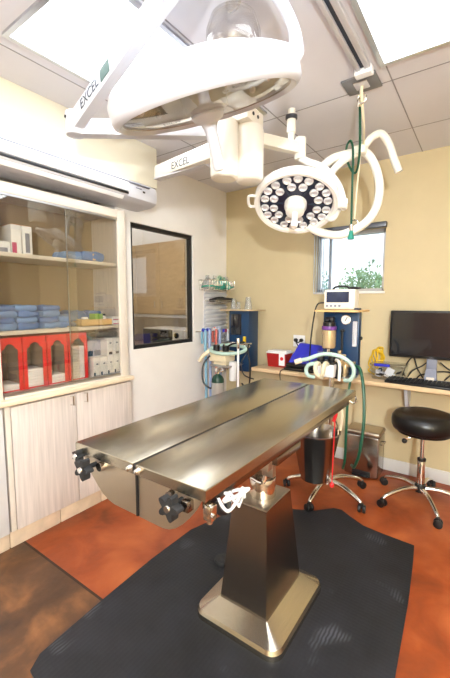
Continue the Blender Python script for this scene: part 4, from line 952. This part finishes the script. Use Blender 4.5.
MB().cyl((-.975,2.03,2.25),(-.975,2.03,2.33),.018).cyl((-.975,2.03,2.33),(-.975,2.03,2.405),.026,None,24,.003).cyl((-.975,2.03,2.39),(-.975,2.03,H),.022).build('drop_post','cream',l2)
MB().lathe([(.024,0),(.034,.004),(.034,.02),(.024,.024)],(-.975,2.03,2.405),n=24).build('post_ring','dark_metal',l2)
# lower lettered arm to the left
b,t,s,u = bar(V((-1.13,1.66,2.185)),V((-1.80,1.78,2.205)),.06,.085,.06,.075)
la = b.build('spring_arm','cream',l2)
sd = s if s.dot(cam-V((-1.5,1.7,2.1))) > 0 else -s
tt = -t
text_part('arm_lettering','EXCEL',.06,'ink',la,V((-1.62,1.748,2.19))+sd*.0308,tt,u if tt.cross(u).dot(sd)>0 else -u)
MB().lo((-1.78,1.72,2.146),(-1.36,1.77,2.154)).build('arm_underside','grey_plastic',la)
# clear dome hanging near lamp
cg = T('glass_dome','clear rounded glass dome hanging from a metal ring above the white lamp','dome',(-.815,1.20,H))
G = V((-.815,1.20,2.335))
MB().lathe([(.004,.085),(.05,.08),(.085,.055),(.10,.01),(.10,-.05),(.085,-.075),(.08,-.078),(.092,-.05),(.093,.008),(.079,.05),(.047,.073),(.004,.077)],G,(0,0,1),32,cap=False).build('dome','clear_bag',cg)
MB().tube([G+V((.03*math.cos(a),0,.115+.03*math.sin(a))) for a in [i/10*2*PI for i in range(10)]],.005,n=8,closed=True).build('ring','chrome',cg)
MB().cyl(G+V((0,0,.143)),(G.x,G.y,H),.004).build('hanger','chrome',cg)

# ------------------------------------------------------------------ hoses hung from the ceiling plate
wh = T('ventilation_hose','thick white corrugated hose coiled in a large loop right of the LED lamp','hose',(-.7,2.3,1.75))
MB().tube([(-.90,2.17,2.09),(-.86,2.20,2.16),(-.80,2.245,2.22),(-.715,2.31,2.25),(-.655,2.355,2.262),(-.60,2.375,2.19),(-.565,2.385,2.07),(-.568,2.37,1.95),(-.605,2.335,1.855),(-.68,2.28,1.79),(-.76,2.22,1.762),(-.85,2.16,1.785),(-.90,2.13,1.82)],.025,n=14,k=12,ridge=.012).build('coil','hose_white',wh)
MB().tube([(-.85,2.19,1.98),(-.82,2.215,2.10),(-.76,2.26,2.19),(-.70,2.315,2.24),(-.66,2.36,2.285),(-.62,2.39,2.345),(-.575,2.42,2.365),(-.535,2.445,2.31),(-.505,2.46,2.22),(-.475,2.47,2.14)],.022,n=14,k=12,ridge=.012).build('free_end','hose_white',wh)
MB().lo((-.70,2.29,2.235),(-.63,2.37,2.285),.012).build('tie_knot','hose_white',wh)
hc_ = T('hanging_cord','white cord with metal rings hanging from the square ceiling plate','cord',(-.565,2.0,H))
MB().tube([(-.575,2.0,2.446),(-.58,2.02,2.40),(-.60,2.14,2.32),(-.645,2.32,2.275)],.007,n=8).tube([(-.665,2.33,2.24),(-.67,2.30,2.05),(-.675,2.285,1.86)],.005,n=8).build('cord','hose_cream',hc_)
for c in ((-.58,2.02,2.395),(-.675,2.283,1.83)):
    MB().tube([(c[0]+.022*math.cos(a),c[1],c[2]+.022*math.sin(a)) for a in [i/10*2*PI for i in range(10)]],.004,n=8,closed=True).build('ring','chrome',hc_)
gh = T('green_hose','green oxygen hose hanging from the ceiling beside the white loop','hose',(-.62,2.1,H))
MB().tube([(-.60,2.06,2.38),(-.615,2.13,2.30),(-.64,2.22,2.20),(-.67,2.28,2.13),(-.70,2.29,2.14),(-.735,2.29,2.22),(-.735,2.29,2.29),(-.71,2.28,2.31),(-.69,2.265,2.24),(-.685,2.255,2.05),(-.682,2.25,1.82)],.0065,n=10,k=8).build('tube','green',gh)
MB().cyl((-.682,2.25,1.82),(-.682,2.25,1.785),.011).cyl((-.60,2.06,2.38),(-.595,2.045,2.41),.016).cyl((-.592,2.035,2.405),(-.592,2.035,2.452),.012).build('fitting','chrome',gh)
MB().lathe([(.011,0),(.014,-.02),(.020,-.05),(.012,-.052)],(-.682,2.25,1.785)).build('connector','teal',gh)

# ------------------------------------------------------------------ light
wd = bpy.data.worlds.new('world'); S.world = wd; wd.use_nodes = True
n = wd.node_tree; bgn = n.nodes['Background']
sky = n.nodes.new('ShaderNodeTexSky'); sky.sky_type = 'PREETHAM'; sky.turbidity = 4; sky.sun_direction = (.4,-.6,.7)
mx = n.nodes.new('ShaderNodeMix'); mx.data_type = 'RGBA'; mx.inputs['Factor'].default_value = .75
mx.inputs['B'].default_value = (.86,.93,1,1)
n.links.new(sky.outputs[0], mx.inputs['A']); n.links.new(mx.outputs['Result'], bgn.inputs['Color'])
bgn.inputs['Strength'].default_value = 1.6

def light(name, typ, loc, energy, color=(1,1,1), **k):
    d = bpy.data.lights.new(name, typ); d.energy = energy; d.color = color
    for a, v in k.items(): setattr(d, a, v)
    o = bpy.data.objects.new(name, d); COL.objects.link(o); o.location = loc; return o
light('camera_flash','POINT',(.60,-.84,1.66),165,(.90,.96,1),shadow_soft_size=.035)

sp_ = light('led_lamp_beam','SPOT',P2+N2*.16,7,(.95,.98,1),shadow_soft_size=.12,spot_size=math.radians(42),spot_blend=.8)
sp_.rotation_euler = (V((-.93,1.80,.89))-(P2+N2*.16)).to_track_quat('-Z','Y').to_euler()

# ------------------------------------------------------------------ camera
cd = bpy.data.cameras.new('camera'); co = bpy.data.objects.new('camera', cd); COL.objects.link(co)
cd.sensor_fit = 'VERTICAL'; cd.sensor_height = 36; cd.lens = 367/678*36; cd.clip_start = .02
co.location = (0,0,1.36); co.rotation_euler = (math.radians(90-5.65),0,math.radians(35.4))
S.camera = co
S.view_settings.view_transform = 'Standard'; S.view_settings.look = 'None'; S.view_settings.gamma = 1; S.view_settings.exposure = 0.78
for o in bpy.data.objects:
    if '_o' in o: del o['_o']
